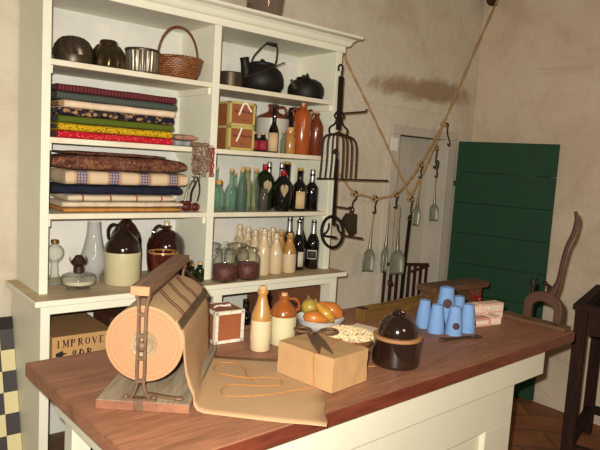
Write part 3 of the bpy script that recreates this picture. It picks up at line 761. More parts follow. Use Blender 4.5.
MB().tube([(-.035, 0, 0), (.0, -.005, .0), (.032, -.004, -.02)], .004, 6).build('screw', M_red, rc_)

# dark stand at the far right
st = thing('dark_wood_stand', 'near-black wooden stand with recessed open top at the right edge of the room', 'stand', (2.372, -.99, 0), math.radians(16))
HT = .905; Lx, Ly = .74, .46
for x, y in ((0, 0), (0, -Ly), (Lx, 0), (Lx, -Ly)):
    MB().box(x, x+.062 if x == 0 else x, y-.0, y+.0, 0, .1) if False else None
    xx = x if x == 0 else x-.06; yy = y-.06 if y == 0 else y
    MB().box(xx, xx+.06, yy, yy+.06, 0, HT-.001).build('leg', M_dkwood, st, smooth=False, bev=.003)
mb = MB()
mb.box(-.012, Lx+.012, -.04, .012, HT, HT+.028).box(-.012, Lx+.012, -Ly-.012, -Ly+.04, HT, HT+.028).box(-.012, .04, -Ly+.04, -.04, HT, HT+.028).box(Lx-.04, Lx+.012, -Ly+.04, -.04, HT, HT+.028)
mb.build('top_frame', M_dkwoodx, st, smooth=False, bev=.003)
mb = MB().box(.06, Lx-.06, -.045, -.02, HT-.13, HT).box(.06, Lx-.06, -Ly+.02, -Ly+.045, HT-.13, HT).box(.02, .045, -Ly+.06, -.06, HT-.13, HT).box(Lx-.045, Lx-.02, -Ly+.06, -.06, HT-.13, HT)
mb.build('apron', M_dkwoodx, st, smooth=False, bev=.002)
MB().box(.045, Lx-.045, -Ly+.045, -.045, HT-.12, HT-.10).build('tray_floor', M_dkwoodx, st, smooth=False)
mb = MB().box(.06, Lx-.06, -.05, -.01, .13, .175).box(.06, Lx-.06, -Ly+.01, -Ly+.05, .13, .175).box(.01, .05, -Ly+.06, -.06, .13, .175).box(Lx-.05, Lx-.01, -Ly+.06, -.06, .13, .175)
mb.build('stretcher', M_dkwoodx, st, smooth=False, bev=.002)

# checkerboard leaning at the left
s = NT('checkerboard_squares'); cb = s.n('TexChecker', Scale=1/.087); s.l(s.map((1,1,1), (0,0,0), (.055, .5, .035)), cb.inputs['Vector'])
cb.inputs['Color1'].default_value = lin((206,192,142)); cb.inputs['Color2'].default_value = lin((40,28,24)); s.base(cb.outputs['Color']); s.set(.5)
ck2 = thing('checkerboard', 'large black and yellow checkerboard in a black frame, leaning left of the dresser', 'game board', (-.0215, .022, .002)); ck2.rotation_euler = (math.radians(-18.6), 0, 0)
mbx = MB().box(-.62+.0, -.001, -.006, .010, .0, .835); o = mbx.build('playing_field', s.m, ck2, smooth=False)
MB().box(-.64, -.001, -.012, .014, .835, .888).box(-.64, -.62, -.012, .014, 0, .835).build('frame', M_ink, ck2, smooth=False, bev=.002)

# iron rack leaning on the wall behind the table
ir = thing('iron_grate', 'rusty iron grate with vertical bars leaning on the wall behind the table', 'grate', (2.28, .265, 0), math.radians(-2)); 
mb = MB().bar((-.03, 0, .935), (.445, 0, .905), .014, .020); mb.build('top_bar', M_rust, ir, bev=.001)
for k in range(8):
    x = .01+k*.060
    MB().bar((x, 0, .932-.004*k), (x-.005, 0, 0.0), .016, .014, up=(0, 1, 0)).build('vertical_bar', M_rust, ir, smooth=False)
MB().bar((.26, -.012, .868), (.44, -.012, .900), .010, .014).build('brace', M_rust, ir, smooth=False)
MB().bar((0, 0, .10), (.43, 0, .10), .010, .014).build('bottom_bar', M_rust, ir, smooth=False)
MB().ball((.055, -.015, .80), .022, .014, .026).tube([(.03, -.015, .82), (.085, -.015, .785)], .006, 6).build('latch', M_rust, ir)

# ================================================================ HANGING IRON
Yg = -.030
gr = thing('toasting_iron', 'long black iron broiler with hooped tines, hung on the right upright of the dresser', 'broiler', (1.497, Yg, 2.083))
mb = MB()
def g(x, z, y=0): return (x-1.497, y, z-2.083)
mb.tube(smoothline([g(1.482, 2.065), g(1.480, 2.085), g(1.492, 2.100), g(1.508, 2.090), g(1.505, 2.06), g(1.503, 2.03)], 5), .0055, 6)
mb.bar(g(1.503, 2.04), g(1.508, 1.76), .032, .010, up=(0,1,0)); mb.build('shaft', M_iron, gr, bev=.001)
mb = MB()
for sg in (-1, 1):
    mb.tube(smoothline([g(1.508+sg*.01, 1.860), g(1.508+sg*.035, 1.835), g(1.508+sg*.020, 1.815), g(1.508+sg*.030, 1.790), g(1.508+sg*.065, 1.765), g(1.508+sg*.055, 1.735), g(1.508, 1.735)], 5), .0055, 6)
mb.build('scroll', M_iron, gr)
for k, (hw) in enumerate((.020, .050, .085, .122)):
    zt = 1.745-.004*k
    MB().tube(smoothline([g(1.525-hw-.005, 1.503), g(1.525-hw, 1.60), g(1.522-hw*.97, zt-.045), g(1.518-hw*.75, zt-.008), g(1.51, zt+.004), g(1.518+hw*.75, zt-.008), g(1.530+hw*.97, zt-.045), g(1.536+hw, 1.60), g(1.536+hw, 1.505)], 6), .0058, 6).build('tine_hoop', M_rust, gr)
MB().bar(g(1.380, 1.497), g(1.925, 1.500), .012, .010).build('bottom_bar', M_rust, gr, smooth=False)
MB().tube([g(1.520, 1.848, -.004), g(1.700, 1.876, -.004), g(1.708, 1.890, -.004)], .005, 6).build('side_prong', M_rust, gr)

tv = thing('trivet_fork', 'black iron ring trivet on a long shaft, hanging in front of the broiler tines', 'trivet', (1.475, -.058, 1.637))
def h2(x, z, y=0): return (x-1.495, y, z-1.637)
mb = MB().tube(smoothline([h2(1.485, 1.630), h2(1.483, 1.648), h2(1.495, 1.655), h2(1.505, 1.645), h2(1.504, 1.62), h2(1.505, 1.60)], 5), .005, 6)
mb.bar(h2(1.505, 1.61), h2(1.513, 1.25), .016, .009, up=(0,1,0)); mb.build('shaft', M_iron, tv)
MB().tube([h2(1.508+.078*math.cos(a), 1.214+.083*math.sin(a), .012*math.sin(a)) for a in [2*PI*k/32 for k in range(32)]], .0085, 8, closed=True).build('ring', M_iron, tv)
mb = MB()
mb.tube(smoothline([h2(1.478, 1.262), h2(1.478, 1.235), h2(1.462, 1.213), h2(1.436, 1.20)], 5), .0055, 6)
mb.tube(smoothline([h2(1.540, 1.258), h2(1.545, 1.232), h2(1.560, 1.213), h2(1.582, 1.205)], 5), .0055, 6)
mb.tube([h2(1.430, 1.198, -.01), h2(1.530, 1.184, -.01)], .0065, 6)
mb.build('scroll', M_iron, tv)
MB().tube([h2(1.512, 1.352), h2(1.628, 1.340)], .0045, 6).build('upper_leg', M_rust, tv)
MB().tube([h2(1.570, 1.195), h2(1.742, 1.170)], .0055, 6).build('lower_leg', M_rust, tv)

# ================================================================ ROPE WITH HOOKS AND SCOOPS
Yr = .18
rp = thing('jute_rope', 'knotted jute rope swagged from the dresser to the wall corner', 'rope', (1.72, Yr, 2.2))
def R_(x, z, y=0): return (x-1.72, y, z-2.2)
def twist(pts, rad=.0075):
    pts = smoothline(pts, 8); mbx = MB()
    for ph in (0, PI):
        q = []
        for i, p in enumerate(pts):
            a = ph+i*.9; q.append(p+Vector((math.cos(a)*rad*.55, math.sin(a)*rad*.8, math.sin(a)*rad*.35)))
        mbx.tube(q, rad*.62, 5)
    return mbx
twist([R_(1.66, 2.25, -.05), R_(1.725, 2.18), R_(1.90, 1.98), R_(2.07, 1.78), R_(2.25, 1.56), R_(2.391, 1.383)]).build('falling_strand', M_rope, rp)
twist([R_(1.66, 1.60, .03), R_(1.76, 1.497), R_(1.868, 1.409), R_(1.95, 1.398), R_(2.046, 1.38), R_(2.14, 1.388), R_(2.239, 1.408), R_(2.36, 1.50), R_(2.463, 1.612), R_(2.60, 1.80), R_(2.69, 1.93), R_(2.93, 2.38), R_(3.175, 2.82)]).build('swag_strand', M_rope, rp)
twist([R_(2.391, 1.383, .012), R_(2.50, 1.54, .012), R_(2.608, 1.733, .012), R_(2.690, 1.90, .012)]).build('swag_strand', M_rope, rp)
mb = MB()
for (x, z) in ((1.868, 1.409), (2.046, 1.382), (2.239, 1.408), (2.391, 1.383), (2.463, 1.614), (2.608, 1.733), (2.672, 1.895)):
    mb = MB(); mb.tube([R_(x+.017*math.cos(a), z+.013*math.sin(a), .012*math.sin(2*a)) for a in [2*PI*k/10 for k in range(10)]], .009, 6, closed=True); mb.ball(R_(x, z), .014, seg=8)
    mb.build('knot', M_rope, rp)
rg = thing('iron_ring', 'dark rusted iron ring fixed high in the wall corner, holding the rope end', 'ring', (3.17, .262, 2.85))
MB().lathe([(0, 0), (.045, .0), (.04, .02), (.015, .03), (0, .03)], (.067, 0, 0), 16, axis=(-1, 0, 0)).build('rose', M_rust, rg)
MB().tube([(.0+.05*math.cos(a), -.03+.03*math.sin(a), .03*math.cos(a)*0-.01+.05*math.sin(a)) for a in [2*PI*k/20 for k in range(20)]], .012, 8, closed=True).build('ring', M_rust, rg)

def shook(x, z, L_, label, z2=None, off=0):
    o = thing('iron_hook', label, 'hook', (x, Yr-.012, z))
    k = L_
    MB().tube(smoothline([(-.012, 0, -.004), (-.012, 0, .014), (.0, 0, .022), (.012, 0, .010), (.006, 0, -.02), (off*.5, 0, -k*.5), (off+.008, 0, -k*.86), (off-.002, 0, -k), (off-.014, 0, -k*.95), (off-.014, 0, -k*.86)], 5), .005, 6).build('wire', M_iron, o)
    return o
shook(1.868, 1.400, .08, 'bent black hook at the left end of the rope, holding the tin grater', off=-.03)
shook(2.046, 1.372, .085, 'short black hook holding the leftmost hanging scoop')
shook(2.239, 1.395, .075, 'black hook holding the paired scoops in the middle of the rope')
shook(2.391, 1.372, .12, 'black hook holding the long iron strap')
shook(2.463, 1.600, .08, 'black hook on the right strand holding the larger glassy scoop')
shook(2.608, 1.720, .13, 'upper black s-hook at the top right of the rope knots')
shook(2.630, 1.620, .09, 'lower black s-hook chained below the other one, holding the rightmost scoop')
shook(2.700, 1.880, .13, 'empty black hook highest on the rope', off=.04)
# tin grater
tg = thing('tin_lantern_piece', 'small dark tin triangular scraper hanging at the left end of the rope', 'scraper', (1.848, Yr-.014, 1.318)); tg.rotation_euler.y = .18
MB().tube([(.012*math.cos(a), 0, -.008+.016*math.sin(a)) for a in [2*PI*k/12 for k in range(12)]], .004, 6, closed=True).build('loop', M_iron, tg)
mb = MB().prism([(-.032, -.035), (.032, -.028), (.058, -.140), (.03, -.165), (-.060, -.085)], lambda x, z: (x, -.018, z), lambda x, z: (x, .018, z)); mb.build('blade', M_tindark, tg, bev=.002)
MB().tube([(-.02, 0, -.03), (0, 0, -.018), (.02, 0, -.03)], .005, 6).build('bail', M_iron, tg)
# scoops
sc0 = None
def scoop(x, z, label, s_=1, rz=0, tilt=0, cord=.14):
    global sc0
    if sc0 is None:
        o = thing('tin_scoop', label, 'scoop', (x, Yr-.012, z), rz, 'tin scoops hanging from the rope')
        MB().tube(smoothline([(-.003, 0, .006), (.004, .002, -.04), (-.003, -.002, -.09), (0, 0, -.15)], 4), .0042, 6).build('cord', M_rope, o)
        MB().lathe([(0, -.140), (.005, -.141), (.006, -.18), (.010, -.24), (.012, -.255), (0, -.256)], seg=12).build('handle', M_tin, o)
        mbx = MB(); rows = []
        for i in range(12):
            u = i/11; hw = .048*math.sin(min(1, u*2.2)*PI/2)**.7*(1-.25*max(0, u-.7)); dp = .030*(1-.35*u) * math.sin(min(1, u*3)*PI/2)
            rows.append([mbx.V((hw*math.sin(a), dp*math.cos(a)*.9-.005, -.245-.155*u)) for a in [-1.75+3.5*j/10 for j in range(11)]])
        for a, b in zip(rows, rows[1:]):
            for j in range(10): mbx.face([a[j], a[j+1], b[j+1], b[j]])
        mbx.build('bowl', M_bright, o, solid=.0015, angle=60)
        sc0 = o; o.rotation_euler.y = tilt; return o
    o = dup(sc0, (x, Yr-.012, z), rz, label, 'tin scoops hanging from the rope', (s_, s_, s_)); o.rotation_euler.y = tilt
    return o
scoop(2.040, 1.318, 'leftmost hanging tin scoop, alone to the left of the iron grate', tilt=.07)
sb_ = scoop(2.230, 1.345, 'tin scoop behind, left one of the middle pair', 1.12, .5, tilt=.09)
sb_.location.y += .045
scoop(2.275, 1.330, 'tin scoop in front, right one of the middle pair, greenish bowl', 1.12, -.3, tilt=-.03)
scoop(2.470, 1.555, 'hanging tin scoop with wide bowl in front of the doorway, left of the last one', 0.88, .2, tilt=.12)
scoop(2.625, 1.550, 'rightmost hanging tin scoop, near the door casing', 0.80, -.2, tilt=-.02)
stp = thing('iron_strap', 'long dark flat iron strap hanging from the rope before the grate', 'strap', (2.388, Yr-.012, 1.262)); stp.rotation_euler.y = .05
MB().tube([(.016*math.cos(a), 0, -.012+.020*math.sin(a)) for a in [2*PI*k/14 for k in range(14)]], .0055, 6, closed=True).build('eye', M_iron, stp)
MB().bar((0, 0, -.03), (0, 0, -.62), .028, .006, up=(0,1,0)).build('strip', M_iron, stp, smooth=False)

# ================================================================ SHELF A (top)
ZA_ = ZA+.0006
bp = thing('bundt_mould', 'dark turban-shaped tin cake mould upside down at the left end of the top shelf', 'cake mould', (.142, .084, ZA_))
MB().lathe([(.072, 0), (.074, .002), (.075, .030), (.0765, .032)], seg=60).build('base_band', M_tindark, bp)
mb = MB(); rings = []
prof = [(.075, .032), (.073, .050), (.067, .072), (.055, .092), (.040, .103), (.024, .108), (.010, .108)]
seg = 84
for i, (rr_, z) in enumerate(prof):
    ring = []
    for k in range(seg):
        a = 2*PI*k/seg; f = 1+.08*math.cos(10*(a)+i*1.5) if i < 6 else 1
        ring.append(mb.V((rr_*f*math.cos(a+.0), rr_*f*math.sin(a), z)))
    rings.append(ring)
for a, b in zip(rings, rings[1:]):
    for k in range(seg): mb.face([a[k], a[(k+1) % seg], b[(k+1) % seg], b[k]])
mb.face(rings[-1]); mb.build('swirled_crown', M_tindark, bp, angle=60)
jm = thing('jelly_mould', 'flared tin mould upside down with shiny dark sides, second on the top shelf', 'cake mould', (.288, .090, ZA_))
MB().lathe([(.082, 0), (.085, .002), (.084, .006), (.074, .008)], seg=48).build('flange', M_tindark, jm)
MB().lathe([(.074, .008), (.074, .025), (.070, .050), (.060, .075), (.046, .095), (.036, .100), (.036, .112), (.030, .118), (.028, .104), (0, .102)], seg=80, flute=lambda t_, z: .06*math.cos(10*t_)*(1 if .01 < z < .1 else 0)).build('fluted_side', mat('warm_dark_tin', (96,80,54), .28, .85, var=.35, scale=14, bump=.08), jm, angle=60)
fm = thing('fluted_tin', 'straight-sided fluted tin mould, silvery, beside the basket on the top shelf', 'cake mould', (.434, .082, ZA_))
MB().lathe([(0, 0), (.064, 0), (.066, .004), (.068, .094)], seg=96, flute=lambda t_, z: .045*math.cos(24*t_)).build('fluted_wall', M_tin, fm, angle=70)
MB().lathe([(.067, .092), (.073, .093), (.074, .098), (.073, .103), (.068, .104), (.066, .100)], seg=48).build('rolled_rim', M_tindark, fm)
MB().lathe([(.060, .0), (.071, .0), (.071, .006), (.066, .008)], seg=48).build('foot_rim', M_tindark, fm)
bk = thing('wicker_basket', 'round brown wicker basket with tall hoop handle on the top shelf', 'basket', (.626, .124, ZA_))
MB().lathe([(0, 0), (.078, 0), (.088, .008), (.103, .040), (.111, .075), (.112, .094), (.107, .094), (.104, .075), (.096, .042), (.080, .012), (0, .010)], seg=72, flute=lambda t_, z: .012*math.cos(24*t_+(PI if int(z*90) % 2 else 0))).build('woven_body', M_wicker, bk, angle=70)
mb = MB()
for ph in (0, PI): mb.tube([((.110+.004*math.cos(24*a+ph))*math.cos(a), (.110+.004*math.cos(24*a+ph))*math.sin(a), .094+.004*math.sin(24*a+ph)) for a in [2*PI*k/96 for k in range(96)]], .0048, 5, closed=True)
mb.build('braided_rim', M_wicker, bk)
mb = MB()
for ph in (0, 2.1, 4.2):
    q = []
    for i in range(41):
        a = PI*i/40; q.append(Vector((-.098*math.cos(a)*.93, .005*math.cos(a*14+ph), .070+.170*math.sin(a)**.85 + .004*math.sin(a*14+ph))))
    mb.tube(q, .0042, 5)
mb.build('handle', mat('dark_twisted_withy', (112,62,30), .6, var=.4, scale=60, bump=.5), bk); bk.rotation_euler.z = -.35
sp = thing('saucepan', 'small dark saucepan with a long raised handle, left of the kettle, top shelf', 'saucepan', (.886, .08, ZA_))
MB().lathe([(0, 0), (.055, 0), (.058, .003), (.059, .066), (.062, .069), (.058, .070), (.055, .066), (.054, .006), (0, .005)], seg=40).build('pan', M_tindark, sp)
MB().tube([(.055, -.035, .052), (.16, -.065, .100), (.262, -.075, .150)], [.006, .006, .005], 8, flat=.6).build('handle', M_tindark, sp)
kt = thing('iron_kettle', 'large black cast iron kettle with bail handle on the top shelf', 'kettle', (1.098, .125, ZA_))
MB().lathe([(0, 0), (.082, 0), (.098, .010), (.112, .040), (.112, .075), (.100, .108), (.078, .128), (.070, .133), (.070, .142), (.060, .150), (.03, .156), (0, .157)], seg=48).build('pot', M_castiron, kt)
MB().tube(smoothline([(-.070, -.02, .050), (-.088, -.03, .090), (-.100, -.035, .130), (-.108, -.04, .160)], 5), [.044, .042, .040, .037, .034, .031, .029, .027, .025, .024, .023, .022, .022, .022, .023, .025], 12).build('spout', M_castiron, kt)
bl = MB().tube(smoothline([(-.060, .0, .135), (-.045, 0, .18), (.0, 0, .232), (.02, 0, .247), (.05, 0, .249), (.075, 0, .235), (.075, 0, .18), (.066, 0, .135)], 6), .0042, 6).build('bail', M_iron, kt)
MB().lathe([(0, -.028), (.009, -.028), (.011, 0), (.009, .028), (0, .028)], (.045, 0, .250), 12, axis=(1, 0, -.15)).build('wooden_grip', M_castiron, bl)
MB().lathe([(0, 0), (.008, 0), (.012, .010), (0, .016)], (0, 0, .156), 12).build('lid_knob', M_castiron, kt); kt.rotation_euler.z = -.3
k2 = thing('iron_teapot', 'squat black iron teapot with a low lid at the right end of the top shelf', 'kettle', (1.386, .115, ZA_))
MB().lathe([(0, 0), (.080, 0), (.092, .008), (.100, .035), (.096, .065), (.080, .090), (.055, .104), (.040, .107), (0, .108)], seg=48).build('pot', M_castiron, k2)
MB().tube(smoothline([(-.080, -.02, .045), (-.112, -.03, .062), (-.130, -.035, .085)], 5), [.018, .016, .014, .012, .011, .010, .009, .008, .008, .008, .008], 10).build('spout', mat('grey_pewter', (110,104,90), .4, .7), k2)
MB().lathe([(.040, .104), (.038, .112), (.02, .117), (.008, .118), (.010, .126), (0, .128)], (-.02, -.0, 0), 24).build('lid', M_castiron, k2)
MB().tube(smoothline([(-.03, -.05, .10), (-.05, -.07, .115), (-.04, -.05, .125), (.0, .0, .118)], 4), .005, 6).build('folded_bail', M_iron, k2)
gj = thing('glass_jar', 'large clear glass jar standing on top of the dresser cornice', 'jar', (1.070, .090, 2.2555))
MB().lathe([(0, 0), (.070, 0), (.078, .006), (.088, .06), (.095, .13), (.092, .19), (.075, .225), (.066, .235), (.066, .255), (.070, .258)], seg=40).build('vessel', M_smoke, gj)
MB().lathe([(0, .259), (.072, .259), (.074, .268), (.05, .28), (.014, .285), (.016, .305), (0, .31)], seg=32).build('lid', M_smoke, gj)

# ================================================================ SHELF B left: fabric bolts (bottom to top)
ZB_ = ZB+.0006
bolts = [('red_dotted_cotton', 'dots', (178,20,38), (206,90,80), None, .078, .575, 'bright red dotted fabric bolt, lowest of the stack'),
 ('yellow_print_cotton', 'dots', (196,158,24), (96,74,20), None, .078, .572, 'yellow printed fabric bolt, second from the bottom of the stack'),
 ('green_print_cotton', 'diag', (34,44,18), (110,122,36), None, .078, .578, 'dark green and lime patterned fabric bolt above the yellow one'),
 ('navy_floral_cotton', 'blotch', (24,24,40), (170,128,88), (60,44,44), .078, .578, 'navy and tan floral fabric bolt under the cream one'),
 ('cream_wool', 'plain', (214,186,156), (226,204,176), None, .100, .580, 'plain cream fabric roll in the middle of the stack'),
 ('grey_green_twill', 'stripe', (70,78,70), (92,98,86), (60,66,64), .072, .590, 'grey-green fabric bolt, second from the top'),
 ('burgundy_striped_wool', 'stripe', (92,26,40), (40,18,30), (112,60,56), .072, .588, 'burgundy striped fabric bolt on top of the stack')]
M_shadedend = mat('shaded_bolt_end', (34,32,30), .9, var=.3)  # near-black colour stands in for shade on the bolts' left ends
hB = .0305
for i, (mn, kind, c1, c2, c3, xa, xb, lab) in enumerate(bolts):
    o = thing('fabric_bolt', lab, 'fabric bolt', ((xa+xb)/2, .135, ZB_+i*hB), random.uniform(-.012, .012), 'fabric bolts on the second shelf')
    hx = (xb-xa)/2; hy = .090; n = 8; mb = MB(); prof = []
    for k in range(n+1): a = -PI/2-PI*k/n; prof.append((-hy+.0145+.0145*math.cos(a)*1.0, .0147+.0145*math.sin(a)))
    for k in range(n+1): a = PI/2-PI*k/n; prof.append((hy-.0145+.0145*math.cos(a), .0147+.0145*math.sin(a)))
    X = [-hx+2*hx*k/16 for k in range(17)]
    rows = [[mb.V((x, y*(1+.01*math.sin(x*20+i)), max(.0002, z+.0008*math.sin(x*31+i*2)*(1 if z > .02 else 0)))) for y, z in prof] for x in X]
    for a, b in zip(rows, rows[1:]):
        for k in range(len(prof)): mb.face([a[k], a[(k+1) % len(prof)], b[(k+1) % len(prof)], b[k]])
    mb.face(rows[0]); mb.face(list(reversed(rows[-1])))
    mb.build('cloth', fabric(mn, kind, c1, c2, c3), o, angle=50)
    MB().box(-hx-.018, -hx-.0005, -.072, .070, .006, .023).build('board_end', M_shadedend if i != 4 else M_cardtop, o, smooth=False)
# grey cloth and pinkish bundle
def softbox(mb, x0, x1, y0, y1, z0, z1, n=8, amp=.004, sc=18, pinch=.0, seed=0):
    idx = {}
    def v(i, j, k):
        if (i, j, k) not in idx:
            u, v_, w_ = i/n*2-1, j/n*2-1, k/n*2-1
            # rounded cross-section
            rr_ = 1-.10*(abs(v_)**4)*(abs(w_)**4)
            p = Vector(((x0+x1)/2+u*(x1-x0)/2*(1-.04*abs(w_)**3), (y0+y1)/2+v_*(y1-y0)/2*(1-.10*abs(w_)**3), (z0+z1)/2+w_*(z1-z0)/2*(1-.14*abs(v_)**5-pinch*abs(u)**6)))
            nz = noise.noise_vector(p*sc+Vector((seed, 0, 0)))*amp
            if w_ <= -.99: nz.z = abs(nz.z)*.2
            idx[(i, j, k)] = mb.V(p+nz)
        return idx[(i, j, k)]
    for a in range(n):
        for b in range(n):
            mb.face([v(a,b,0), v(a,b+1,0), v(a+1,b+1,0), v(a+1,b,0)]); mb.face([v(a,b,n), v(a+1,b,n), v(a+1,b+1,n), v(a,b+1,n)])
            mb.face([v(a,0,b), v(a+1,0,b), v(a+1,0,b+1), v(a,0,b+1)]); mb.face([v(a,n,b), v(a,n,b+1), v(a+1,n,b+1), v(a+1,n,b)])
            mb.face([v(0,a,b), v(0,a,b+1), v(0,a+1,b+1), v(0,a+1,b)]); mb.face([v(n,a,b), v(n,a+1,b), v(n,a+1,b+1), v(n,a,b+1)])
mb = MB(); softbox(mb, -.055, .055, -.06, .06, .0003, .026, 8, .004, 30)
tag(mb.build('folded_cloth', fabric('grey_blue_knit', 'plain', (120,122,126), (160,160,160)), loc=(.638, .09, ZB_), angle=60), 'small grey-blue folded knitted cloth to the right of the fabric bolts', 'cloth')
mb = MB(); softbox(mb, -.06, .055, -.045, .045, .0003, .026, 8, .007, 36, .5)
tag(mb.build('crumpled_cloth', fabric('pinkish_brown_print', 'paisley', (112,86,66), (160,130,104), (196,110,90)), loc=(.655, .10, ZB_+.0275), angle=60), 'crumpled brown and pink cloth lying on the grey folded one', 'cloth')
bd = thing('bead_bundle', 'bundle of grey-brown and red beads hanging over the shelf edge beside the divider', 'beads', (.690, .0, ZB_))
mb = MB(); random.seed(11)
for k in range(9):
    x = -.045+k*.0105; ln_ = .125+random.uniform(-.03, .01); 
    mb.tube(smoothline([(x*.6, .03, .012), (x*.8, -.006, .016), (x, -.0135, -.006), (x+random.uniform(-.004,.004), -.0135, -.06), (x+random.uniform(-.005,.005), -.0135, -ln_)], 4), .0018, 4)
    for j in range(14):
        mb.ball((x+random.uniform(-.004,.004), -.0155+random.uniform(-.003,.003), -.004-ln_*j/14), .0056, .0045, .006, seg=6)
mb.build('grey_strands', fabric('grey_brown_beads', 'paisley', (74,54,44), (124,100,82), (164,142,122)), bd)
mb = MB()
for k in range(3):
    x = .048+k*.0085
    for j in range(15): mb.ball((x+random.uniform(-.002,.002), -.0125+random.uniform(-.003,.003), -.002-.009*j), .0052, .0045, .0055, seg=6)
    mb.tube([(x, .02, .012), (x, -.006, .012), (x, -.0125, -.01), (x, -.0125, -.13)], .0015, 4)
mb.build('red_strands', mat('red_beads', (150,68,62), .5, var=.5, scale=120), bd)
MB().tube([(-.005, -.0135, -.11), (-.006, -.0135, -.165)], .0012, 4).ball((-.006, -.0135, -.168), .004, seg=6).build('thread', M_ink, bd)
mb = MB(); softbox(mb, -.035, .045, .0, .05, .003, .022, 6, .005, 40); mb.build('knotted_top', fabric('tan_knot', 'plain', (150,120,90), (110,84,62)), bd, angle=60)

# ================================================================ SHELF B right
def letterbox(z, lab, words, y=.060, tie=0):
    o = thing('cigar_box', lab, 'box', (.911, y, z), -.02)
    hx, hy, hz = .071, .062, .112
    MB().box(-hx, hx, -hy, hy, 0, hz).build('carton', M_brownbox, o, smooth=False, bev=.001)
    mb = MB(); e = .011; yy = -hy-.0008
    mb.box(-hx-.001, hx+.001, yy-.0006, yy+.0006, 0, e).box(-hx-.001, hx+.001, yy-.0006, yy+.0006, hz-e, hz+.001).box(-hx-.001, -hx+e, yy-.0006, yy+.0006, 0, hz).box(hx-e, hx+.001, yy-.0006, yy+.0006, 0, hz)
    xx = -hx-.0008
    mb.box(xx-.0006, xx+.0006, -hy, -hy+e*2, 0, hz).box(xx-.0006, xx+.0006, -hy, hy, hz-e, hz).box(-hx, hx, -hy, -hy+.008, hz, hz+.0012)
    mb.build('edging', M_yeledge, o, smooth=False)
    mk = bpy.data.materials['faded_ink'] if 'faded_ink' in bpy.data.materials else mat('faded_ink', (66,34,20), .8, bump=0)
    text_mesh('lettering', words[0], .0195, mk, o, Matrix.Translation((.004, yy-.001, hz*.60)) @ FRONT, .0003, .2)
    text_mesh('lettering', words[1], .014, mk, o, Matrix.Translation((.012, yy-.001, hz*.26)) @ FRONT, .0003, .2)
    if tie: mb = MB().tube(smoothline([(-.022, yy-.003, .050), (-.008, yy-.004, .085), (.002, yy-.005, .104), (.018, yy-.005, .106), (.030, yy-.004, .092), (.048, yy-.003, .070)], 4), .0048, 6, flat=.5)
    else: mb = MB().tube(smoothline([(-.030, yy-.003, .040), (-.016, yy-.003, .070), (-.002, yy-.003, .105)], 4), .0045, 6, flat=.5)
    mb.build('ribbon', M_ribbon, o); return o
letterbox(ZB_, 'brown box with faded lettering and white ribbon, under the other one', ('Black Matches', 'No. 1'))
letterbox(ZB_+.1138, 'brown box with yellow edging and a tied white ribbon, on top of the other box', ('Fine Matches', 'No. 2'), tie=1)

def simple(R, H, zs, zn, rn, lip=.0015, base=.003):
    """outline of a bottle: body radius, height, shoulder start, neck start, neck radius"""
    m = (zs+zn)/2
    return [(0, 0), (R-base, 0), (R, base), (R, zs), (R*.93, zs+(zn-zs)*.25), ((R+rn)/2+.002, m), (rn*1.15, zn-(zn-zs)*.12), (rn, zn), (rn, H-.012), (rn+lip, H-.010), (rn+lip, H-.001), (rn*.75, H)]
def corkp(r_, z0, h=.014): return [(0, z0-.006), (r_*.92, z0-.006), (r_, z0+h-.002), (r_*.9, z0+h), (0, z0+h)]
def wrap(R, z0, z1, a0, a1, m, o, name='label', n=14):
    mb = MB(); c0 = []; c1 = []
    for i in range(n+1):
        a = a0+(a1-a0)*i/n; c0.append(mb.V((R*math.cos(a), R*math.sin(a), z0))); c1.append(mb.V((R*math.cos(a), R*math.sin(a), z1)))
    for i in range(n): mb.face([c0[i], c0[i+1], c1[i+1], c1[i]])
    return mb.build(name, m, o, solid=.0005)
FA = -PI/2-.75     # direction from the dresser to the middle of the room
Y1 = .055
ra = bottle('medicine_bottle', 'small dark bottle with crimson label, beside the boxes', 'bottle', (1.018, Y1-.01, ZB_), [('body', simple(.0225, .086, .060, .074, .010), M_blackglass), ('cork', corkp(.009, .086, .010), M_cork)], 'small crimson labelled bottles')
wrap(.0232, .008, .056, FA-1.4, FA+1.4, M_redlabel, ra)
dup(ra, (1.070, Y1-.01, ZB_), 0, 'small dark bottle with crimson label, beside the tall black bottle', 'small crimson labelled bottles')
tb_ = bottle('sauce_bottle', 'tall black bottle with tan label and slender neck on the second shelf', 'bottle', (1.127, .036, ZB_), [('body', simple(.0265, .232, .098, .150, .0105), M_blackglass), ('stopper', corkp(.011, .230, .010), M_castiron)])
wrap(.0272, .006, .098, FA-1.1, FA+1.2, M_label, tb_)
jg = bottle('stoneware_jug', 'big brown-topped pale stoneware jug behind the small bottles on the second shelf', 'jug', (1.236, .195, ZB_), [
   ('body', [(0, 0), (.082, 0), (.088, .006), (.089, .08), (.089, .180)], M_white), 
   ('shoulder', [(.089, .180), (.084, .190), (.060, .205), (.034, .215), (.027, .222)], M_redbrown), ('neck', [(.027, .221), (.026, .240), (.031, .244), (.031, .254), (.022, .257), (0, .254)], M_redbrown)])
MB().tube(smoothline([(.024, -.010, .242), (.052, -.022, .245), (.066, -.028, .222), (.058, -.025, .196)], 5), .0075, 8).build('handle', M_redbrown, jg)
for ch in jg.children:
    if ch.name.startswith('body'): ch.data.materials[0] = mat('pale_grey_stoneware', (188,184,172), .35, coat=.3, var=.05)
bottle('clear_vial', 'narrow clear glass vial with cork between the black bottle and the tan jar', 'bottle', (1.186, .028, ZB_), [('body', simple(.0145, .105, .060, .080, .007), M_aqua2), ('cork', corkp(.0065, .104, .010), M_cork)])
